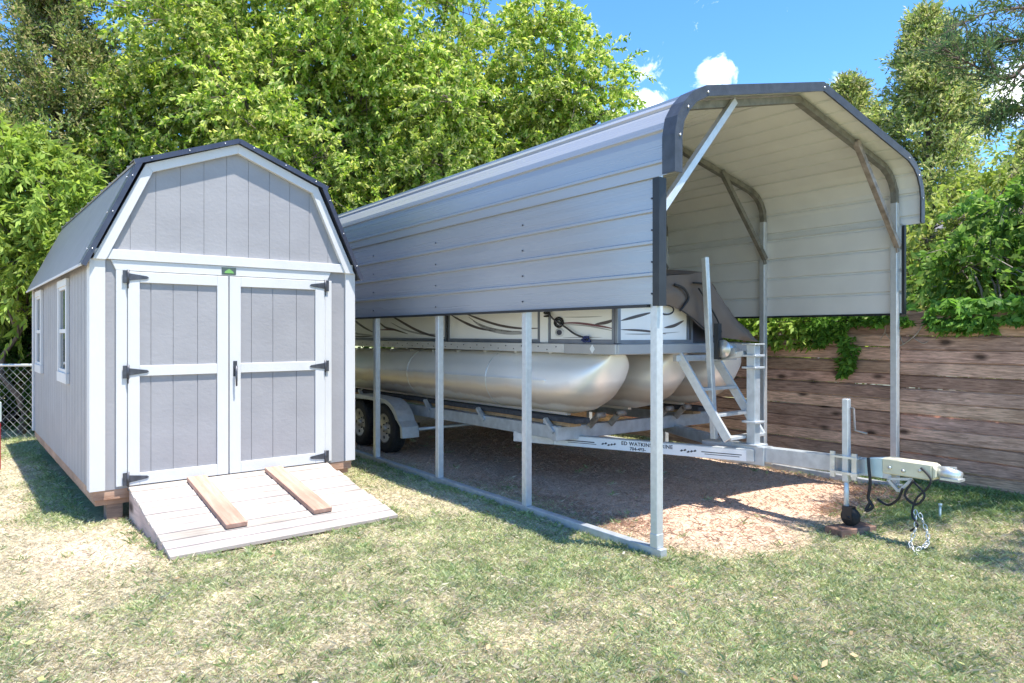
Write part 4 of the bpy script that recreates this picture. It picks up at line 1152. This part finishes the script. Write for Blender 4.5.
# ------------------------------------------------------------------ trees
def rv(n, r):
    v = r.normal(size=(n,3)); return v/np.linalg.norm(v, axis=1, keepdims=True)
def leaves(name, P, Dv, Ln, Wd, col, m, parent, r, fold=.25):
    n = len(P); Dv = Dv/np.linalg.norm(Dv,axis=1,keepdims=True)
    S = np.cross(Dv, rv(n, r)); S /= np.linalg.norm(S,axis=1,keepdims=True)+1e-9
    Nn = np.cross(S, Dv)
    mid = P + Dv*Ln[:,None]*.45
    tip = P + Dv*Ln[:,None]; 
    up = Nn*(Wd*fold)[:,None]
    V = np.stack([P, mid+S*Wd[:,None]*.5+up, tip, mid-S*Wd[:,None]*.5+up],1).reshape(-1,3)
    F = (np.arange(n)*4)[:,None]+np.array([0,1,2,3])[None]
    return npmesh(name, V, F, np.repeat(col,4,0), m, parent)
def twig_cloud(cen, rad, per, nl, r, droop=.35, tl=(.35,.8), up=.25, flat=(1,1,1)):
    """twigs growing out of lobes; returns twig lines and leaf points"""
    C = np.repeat(cen, per, 0); Rr = np.repeat(rad, per); n = len(C)
    d = rv(n, r); d[:,2] = d[:,2]*.8 + up; d /= np.linalg.norm(d,axis=1,keepdims=True)
    start = C + d*(Rr*(.25+.65*r.random(n)))[:,None]*np.array(flat)
    L_ = tl[0]+(tl[1]-tl[0])*r.random(n)
    dd = d + .45*rv(n, r); dd /= np.linalg.norm(dd,axis=1,keepdims=True)
    t = np.tile(np.linspace(.12,1.0,nl), n); I = np.repeat(np.arange(n), nl)
    g = np.zeros((n*nl,3)); g[:,2] = -droop*(t**2)*L_[I]
    P = start[I] + dd[I]*(t*L_[I])[:,None] + g
    T = dd[I].copy(); T[:,2] -= 2*droop*t
    return start, dd, L_, P, T, I
def limbs(b, base, cen, r, r0, trunk_top, stems=1, tb=None):
    """trunk and limbs reaching the lobes"""
    H = trunk_top
    tp = [Vector(base)+Vector((0,0,-.1))]
    for k in range(1,7):
        tp.append(Vector(base)+Vector((r.normal()*.06*k, r.normal()*.06*k, H*k/6)))
    b.tube(tp, [r0*(1.25 if k == 0 else 1-.1*k) for k in range(7)], 10)
    for c in cen:
        c = Vector(c); i = int(np.clip(2+(c.z/H)*2.6, 2, 6)); s_ = tp[i]
        if c.z < s_.z: s_ = tp[max(1,i-2)]
        m1 = s_*.55 + c*.45 + Vector((0,0,.25*(c-s_).length*.5)) + Vector(r.normal(size=3)*.15)
        b.tube(wiggle([s_, m1, c],8), [r0*.36*(1-.09*k) for k in range(9)], 6, cap=False)
def twigs(b, start, dd, L_, droop, frac, r, rad=.006):
    for i in range(len(start)):
        if r.random() > frac: continue
        s_ = Vector(start[i]); d = Vector(dd[i]); l = L_[i]
        b.tube([s_-d*.25, s_+d*l*.5-Vector((0,0,droop*.25*l)), s_+d*l-Vector((0,0,droop*l))], [rad*1.5,rad,rad*.4], 3, cap=False)
def mixcol(n, r, cols):
    cols = np.array(cols); w = r.random((n,1)); k = r.integers(0,len(cols),n); k2 = r.integers(0,len(cols),n)
    return (cols[k]*w + cols[k2]*(1-w))*(.75+.5*r.random((n,1)))
def broadleaf(name, label, base, h0, env, nlobe, lobe_r, per, nl, leaf, cols, seed, trunk_r=.16, group=None, droop=.35, wid=.45, hollow=.25, bark='bark', tl=(.35,.8), extra=None, twigfrac=.25):
    r = np.random.default_rng(seed)
    ec, er = np.array(env[0],float), np.array(env[1],float)
    v = rv(nlobe, r); q = hollow + (1-hollow)*r.random((nlobe,1))**.5
    cen = ec + v*q*er
    if extra is not None: cen = np.concatenate([cen, np.array(extra,float)])
    rad = lobe_r*(.65+.7*r.random(len(cen)))
    st, dd, L_, P, T, I = twig_cloud(cen, rad, per, nl, r, droop, tl)
    # missing twigs leave gaps
    t = thing(name, label, 'tree' if 'tree' in name or 'cedar' in name else 'bush', base, 0, group)
    b0 = Vector(base)
    n = len(P); Dv = T*.6 + rv(n, r)*.8; Dv[:,2] -= .25
    Ln = leaf*(.6+.7*r.random(n))
    lobecol = np.repeat(.8+.4*r.random(len(cen)), per*nl)[:,None]
    hue = np.repeat(r.random(len(cen)), per*nl)[:,None]
    col = mixcol(n, r, cols)*lobecol
    col = col*(1-.25*hue) + col*np.array([[1.25,1.05,.8]])*.25*hue
    o = leaves('crown', P, Dv, Ln, Ln*wid, np.clip(col,0,.9), M['leaf'], t, r); o.location = (-base[0],-base[1],-base[2])
    b = MB(); limbs(b, base, cen[:: max(1,len(cen)//26)], r, trunk_r, h0); twigs(b, st, dd, L_, droop, twigfrac, r)
    o2 = b.build('trunk', M[bark], t, fix=False); o2.location = (-base[0],-base[1],-base[2])
    return t
def conifer(name, label, base, height, rad, seed, cols, per=42, spray=.30, group=None, z0=.6, nbr=None, trunk_r=.16, lean=(0,0), power=.8):
    """cedar: many upswept branches ending in feathery sprays"""
    r = np.random.default_rng(seed); n = nbr or int(height*40)
    zz = z0 + (height-z0)*(r.random(n)**.9); f = 1-(zz-z0)/(height-z0)
    R_ = rad*(f**power)*(.55+.55*r.random(n)) + .12
    az = r.random(n)*2*np.pi
    ends = np.stack([R_*np.cos(az), R_*np.sin(az), zz + R_*.35],-1)
    ends[:,0] += lean[0]*zz; ends[:,1] += lean[1]*zz
    root = np.stack([0*zz+lean[0]*zz, 0*zz+lean[1]*zz, zz-.15*R_],-1)
    # twigs spaced along the outer 70 % of every branch
    I = np.repeat(np.arange(n), per); t = .25+.8*r.random(n*per)
    P0 = root[I] + (ends-root)[I]*t[:,None] + rv(n*per,r)*.10
    out = (ends-root)[I]; out /= np.linalg.norm(out,axis=1,keepdims=True)
    d = out*.55 + rv(n*per,r)*.65 + np.array([0,0,.15]); d /= np.linalg.norm(d,axis=1,keepdims=True)
    ns = 7; J = np.repeat(np.arange(n*per), ns); s_ = np.tile(np.linspace(.1,1,ns), n*per)
    sl = spray*(.5+.7*r.random(n*per))
    P = P0[J] + d[J]*(s_*sl[J])[:,None]; P[:,2] -= .25*(s_**2)*sl[J]
    m = len(P)
    Dv = d[J]*.8 + rv(m,r)*.65
    Ln = (.05+.065*r.random(m))*(spray/.3)**.5; col = mixcol(m, r, cols)*np.repeat(.75+.5*r.random(n), per*ns)[:,None]
    tt = thing(name, label, 'tree', base, 0, group)
    leaves('crown', P, Dv, Ln, Ln*.38, np.clip(col,0,.9), M['needle'], tt, r)
    b = MB(); b.tube([(lean[0]*z,lean[1]*z,z) for z in np.linspace(-.1,height*.97,8)], [trunk_r*(1-.11*k)+.01 for k in range(8)], 9)
    for i in range(0,n,2): b.tube([tuple(root[i]), tuple((root[i]+ends[i])/2-np.array([0,0,.04])), tuple(ends[i])], [.022,.014,.005], 4, cap=False)
    b.build('trunk', M['bark'], tt, fix=False)
    return tt
def px(u, v, Y): return ((u-512)/698*Y, Y, 1.6-(v-334)/698*Y)

SPRING = [(.38,.50,.08),(.56,.64,.17),(.22,.37,.055),(.68,.70,.30),(.10,.20,.03)]
g1 = 'leafy trees behind the shed and carport'
broadleaf('elm_tree', 'tall bright green leafy tree rising behind the shed', (-4.3,14.2,0), 3.4, ((-4.5,14.4,6.1),(4.1,2.6,3.5)), 104, .78, 48, 36, .112, SPRING, 101, .20, g1, wid=.42)
broadleaf('elm_tree', 'broad bright green tree above the carport roof, its right sprays against blue sky', (-1.2,14.6,0), 3.2, ((-1.3,14.8,5.3),(3.3,2.6,3.4)), 92, .75, 48, 36, .110, SPRING, 102, .18, g1, wid=.42,
    extra=[px(520,150,14.2),px(490,160,14),px(560,145,14.4),px(535,115,14.6),px(450,170,14),px(585,130,14.8),px(505,130,15),px(470,140,15),px(540,135,15.4),px(560,40,14.3),px(585,60,14.5),px(600,95,14.6),px(575,110,14.2),px(540,90,14),px(560,75,14),px(520,30,14.4),px(600,120,14)], twigfrac=.3)
broadleaf('maple_tree', 'bright yellow-green young leafy tree at the left edge beside the shed', (-7.9,11.2,0), 1.9, ((-7.9,11.3,3.35),(1.25,.8,1.35)), 30, .45, 32, 24, .15, [(.30,.42,.085),(.38,.48,.12),(.20,.31,.06)], 103, .06, None, wid=.34, droop=.55)
broadleaf('understory_bush', 'dark green leafy bush behind the chain link fence', (-8.6,11.9,0), .8, ((-8.4,12.0,1.0),(2.2,.6,1.1)), 40, .42, 32, 18, .10, [(.055,.12,.025),(.09,.16,.035),(.04,.085,.02)], 104, .04, None, wid=.6, tl=(.2,.45))
CED = [(.28,.36,.10),(.40,.38,.16),(.18,.27,.07),(.48,.42,.24),(.11,.17,.045)]
conifer('cedar_tree', 'tall brownish green cedar at the upper left corner', (-8.6,13.2,0), 9.6, 2.5, 201, CED, per=46, group='cedars at the left', z0=.9)
conifer('cedar_tree', 'dark cedar standing at the far left edge behind the bright maple', (-11.2,13.6,0), 9.0, 2.6, 202, [(.15,.19,.06),(.21,.23,.09),(.10,.14,.05)], per=36, group='cedars at the left', z0=.3)
# right hand group
YC = [(.42,.48,.14),(.56,.58,.22),(.28,.37,.09),(.60,.54,.32),(.17,.25,.07)]
g3 = 'cedars beyond the wooden fence'
conifer('cedar_tree', 'pale olive cedar with the highest tip right of the carport roof', (8.35,14.0,0), 8.0, 3.3, 203, YC, per=50, group=g3, power=1.05)
conifer('cedar_tree', 'shorter olive cedar tip just above the right carport roof edge', (7.0,14.6,0), 6.75, 2.8, 204, YC, per=42, group=g3, power=1.05)
conifer('cedar_tree', 'olive cedar behind the conifer branch at the right edge', (11.4,15.0,0), 5.9, 3.2, 205, YC, per=42, group=g3, power=1.05)
BUSH = [(.13,.25,.05),(.20,.33,.075),(.09,.18,.035),(.26,.37,.10)]
broadleaf('leafy_bush', 'large glossy green bush overhanging the wooden fence at the right', (6.35,8.9,0), 1.7, ((6.72,9.1,2.45),(1.25,1.0,.85)), 32, .40, 32, 18, .115, BUSH, 106, .07, None, wid=.5, droop=.5, tl=(.25,.6), bark='barkgrey')
broadleaf('young_tree', 'light yellow-green leafy tree between the bush and the cedars', (7.6,11.2,0), 2.2, ((8.4,11.4,3.0),(1.7,1.0,1.35)), 30, .5, 32, 20, .13, [(.34,.42,.10),(.44,.48,.16),(.24,.33,.07)], 107, .08, None, wid=.36, droop=.5)
broadleaf('hedge_shrub', 'sunlit green shrub seen under the carport side panel above the fence', (3.9,10.9,0), 1.2, ((3.9,10.9,1.6),(1.6,.6,.75)), 26, .38, 30, 18, .10, [(.16,.25,.04),(.24,.32,.07),(.09,.16,.03)], 108, .05, None, wid=.5, tl=(.25,.5))
# wood beyond everything: reads as one mass
def backwood():
    r = np.random.default_rng(300); n = 150
    x = np.concatenate([r.uniform(-20,0,150), r.uniform(0,26,70)]); y = 21+r.random(220)*5
    topz = np.where(x < -1.5, 8.5, np.where(x < 1.2, 5.0, np.where(x < 6, 2.6, 4.4)))*(.7+.5*r.random(220))
    z = topz*r.random(220)
    cen = np.stack([x,y,z+.4],-1)
    st, dd, L_, P, T, I = twig_cloud(cen, .9+.5*r.random(220), 32, 14, r, .4, (.5,1.1))
    m = len(P); Ln = .22*(.6+.7*r.random(m))
    col = mixcol(m, r, [(.07,.13,.03),(.12,.19,.04),(.05,.09,.025)])
    o = leaves('distant_wood', P, T*.5+rv(m,r), Ln, Ln*.5, col, M['leaf'], None, r)
    tag(o, 'dense far green wood behind the yard', 'wood', kind='stuff')
backwood()

# overhanging conifer at the right, trunk out of frame, branches over the lawn
def overhang():
    t = thing('pine_tree', 'dark conifer whose bare-tipped branches reach in at the upper right corner', 'tree', (7.9,6.6,0), 0)
    r = np.random.default_rng(55); b = MB(); base = Vector((7.9,6.6,0))
    b.tube([(0,0,-.1),(.05,.0,2),(0,.05,4),(.05,0,6),(0,0,8.5)], [.24,.20,.17,.13,.06], 10)
    PP = []; DD = []
    def branch(pts, r0, dens, spread, bare=0.0):
        P = wiggle([Vector(p)-base for p in pts], 20)
        b.tube(P, [r0*(1-.042*k) for k in range(21)], 6, cap=False)
        n = len(P)
        for k in range(3, n):
            for _ in range(dens):
                d = (P[min(k+1,n-1)]-P[k-1]).normalized()
                s_ = Vector(r.normal(size=3)); s_ = (s_ - d*s_.dot(d)); s_.z *= .45; s_.normalize()
                dd = (d*.75 + s_*.8).normalized(); l = spread*(.5+.8*r.random())*(1-.5*k/n)
                e = P[k] + dd*l + Vector((0,0,.10*l))
                b.tube([P[k], P[k]+dd*l*.5, e], [r0*.2,r0*.13,.002], 4, cap=False)
                if r.random() < bare: continue
                m = int(26*l/.5)+6
                for q in range(m):
                    u = .25+.75*r.random(); PP.append(P[k]+dd*l*u + Vector(r.normal(size=3)*.028)); DD.append(dd*.5+Vector(r.normal(size=3)*.6))
    c = lambda u, v, Y: px(u,v,Y)
    branch([(7.9,6.6,4.35), c(1060,55,7.2), c(1010,78,7.3), c(975,66,7.4), c(945,50,7.5)], .035, 5, .55, .15)
    branch([(7.9,6.6,4.9), c(1060,10,6.9), c(1020,8,6.9), c(985,14,6.9), c(962,24,6.9)], .022, 3, .40, .6)
    branch([(7.9,6.6,4.6), c(1065,38,7.6), c(1020,40,7.7), c(985,44,7.8), c(955,44,7.9)], .028, 5, .5, .2)
    branch([(7.9,6.6,3.9), c(1080,120,7.2), c(1040,108,7.3), c(1010,112,7.4), c(990,118,7.4)], .026, 5, .4, .2)
    # higher branches, above the frame, that shade the lawn
    branch([(7.9,6.6,5.6),(6.2,5.6,5.4),(4.9,5.1,5.2),(4.0,4.85,5.1)], .035, 9, .65, .1)
    branch([(7.9,6.6,5.2),(6.4,5.2,5.0),(5.5,4.4,4.9),(4.8,3.9,4.8)], .035, 10, .75, .1)
    branch([(7.9,6.6,5.9),(6.6,6.3,5.7),(5.4,6.0,5.5),(4.6,5.6,5.4)], .035, 7, .6, .1)
    branch([(7.9,6.6,5.4),(7.0,5.0,5.2),(6.3,3.8,5.0),(5.8,3.2,4.9)], .035, 8, .7, .1)
    # one bare limb whose shadow falls on the dirt under the carport front
    branch([(7.9,6.6,6.0),(5.6,5.3,5.6),(3.95,4.70,5.1),(3.62,5.12,5.05),(3.36,5.52,5.0),(3.05,5.35,5.0)], .045, 1, .45, .97)
    P = np.array([tuple(p) for p in PP]); Dv = np.array([tuple(d) for d in DD]); m = len(P)
    Ln = .05+.06*r.random(m)
    leaves('crown', P, Dv, Ln, Ln*.22, mixcol(m, r, [(.09,.16,.07),(.13,.21,.09),(.06,.11,.05),(.17,.21,.08)]), M['needle'], t, r)
    b.build('trunk', M['bark'], t, fix=False)
overhang()

# ------------------------------------------------------------------ vines on the fence
def vine(name, label, regions, leaf, seed, cols, droopers=(), group=None):
    r = np.random.default_rng(seed); P = []; D = []
    t = thing(name, label, 'vine', CO, CA, group); b = MB()
    for (y0,y1,z0,z1,n) in regions:
        for _ in range(n):
            y = r.uniform(y0,y1); z = z0+(z1-z0)*r.random(); x = FX + r.normal()*.09 - (.05 if z < 1.75 else -.04)
            if z < 1.76: x = FX-.015-abs(r.normal())*.05
            c = Vector((x,y,z)); out = Vector((-.6,r.normal()*.6,-.35+r.normal()*.3)).normalized()
            for k in range(5):       # palmate leaflets
                a = (k-2)*.62; s_ = Vector((0,1,0)).cross(out).normalized()
                side = out.cross(s_).normalized()
                d = (out*math.cos(a)*.6 + side*math.sin(a) + Vector((0,0,-.5))*.7 + Vector(r.normal(size=3)*.15))
                P.append(tuple(c)); D.append(tuple(d))
    for (y,z0,z1,n) in droopers:
        pts = wiggle([(FX-.03,y+.04*math.sin(i*1.9),z0+(z1-z0)*i/4) for i in range(5)], 20); b.tube(pts, .004, 4)
        for _ in range(n):
            q = pts[int(r.random()**.7*20)]; c = q+Vector((-.01-abs(r.normal())*.03, r.normal()*.045, r.normal()*.02))
            for k in range(5):
                a = (k-2)*.6; D.append((-.35, math.sin(a)+r.normal()*.1, -.5*math.cos(a)+r.normal()*.15)); P.append(tuple(c))
    for (y0,y1,z0,z1,n) in regions[:1]:
        b.tube(wiggle([(FX+.02*math.sin(i*2.0),y0+(y1-y0)*i/9,1.755+.02*math.sin(i*3.1)) for i in range(10)],40), .008, 5)
    P = np.array(P); D = np.array(D); m = len(P); Ln = leaf*(.6+.7*r.random(m))
    leaves('foliage', P, D, Ln, Ln*.5, mixcol(m,r,cols), M['leaf'], t, r)
    b.build('stem', M['bark'], t, fix=False)
VC = [(.13,.28,.05),(.20,.38,.07),(.09,.20,.035),(.25,.42,.10)]
vine('fence_vine', 'green creeper covering the fence top right of the carport post', [(-3.6,-.05,1.70,1.98,900),(-.7,-.2,1.64,1.75,50)], .10, 61, VC)
vine('fence_vine', 'creeper hanging in a long strand down the fence under the carport panel', [(.1,1.4,1.72,1.92,170),(.95,1.25,1.55,1.75,40)], .095, 62, [(.14,.30,.05),(.22,.40,.07),(.10,.21,.035)], droopers=[(.82,1.80,1.12,70),(1.11,1.78,1.45,50)])
vine('fence_vine', 'sunlit yellow-green creeper on the fence beside the second carport post', [(1.25,3.2,1.45,1.98,420)], .10, 63, [(.30,.45,.08),(.42,.54,.13),(.18,.30,.05)])  # sunlight on this stretch is put into the brighter leaf colours
dv = thing('dead_vine', 'pale dry forked twigs hanging on the fence under the carport panel', 'dry vine', CO, CA)
b = MB()
b.tube(wiggle([(FX-.03,-.02,1.74),(FX-.035,.06,1.60),(FX-.03,.18,1.50),(FX-.03,.26,1.46)],14),[.007]*15,5)
b.tube(wiggle([(FX-.03,.10,1.56),(FX-.03,.0,1.50),(FX-.03,-.05,1.52)],8),.005,5); b.tube(wiggle([(FX-.03,.20,1.49),(FX-.03,.24,1.60),(FX-.03,.22,1.70)],8),.005,5)
b.tube(wiggle([(FX-.03,.38,1.76),(FX-.03,.40,1.62),(FX-.03,.46,1.52)],8),.005,5); b.tube(wiggle([(FX-.03,.40,1.62),(FX-.03,.34,1.54)],6),.004,5)
b.build('twig', M['twig'], dv)

# ------------------------------------------------------------------ neighbour's house far right
hs = thing('neighbour_house', 'pale sided house glimpsed through the bushes right of the carport', 'house', (14.5,19.5,0), R(-12))
b = MB(); b.box(-5,0,-.1,5,6,4.0); b.build('wall', M['house'], hs)
b = MB(); b.prism([(-.5,3.95),(3,5.5),(6.5,3.95),(6.5,4.1),(3,5.68),(-.5,4.1)], -5.4, 5.4, axis='x'); b.build('roof', M['shingle'], hs)
for x in (-3.6,-1.0,2.2):
    b = MB(); b.box(x,-.05,1.3,x+1.0,-.003,2.7); w = b.build('window', M['white'], hs); b = MB(); b.box(x+.08,-.056,1.38,x+.92,-.051,2.62); b.build('pane', M['glass'], w)
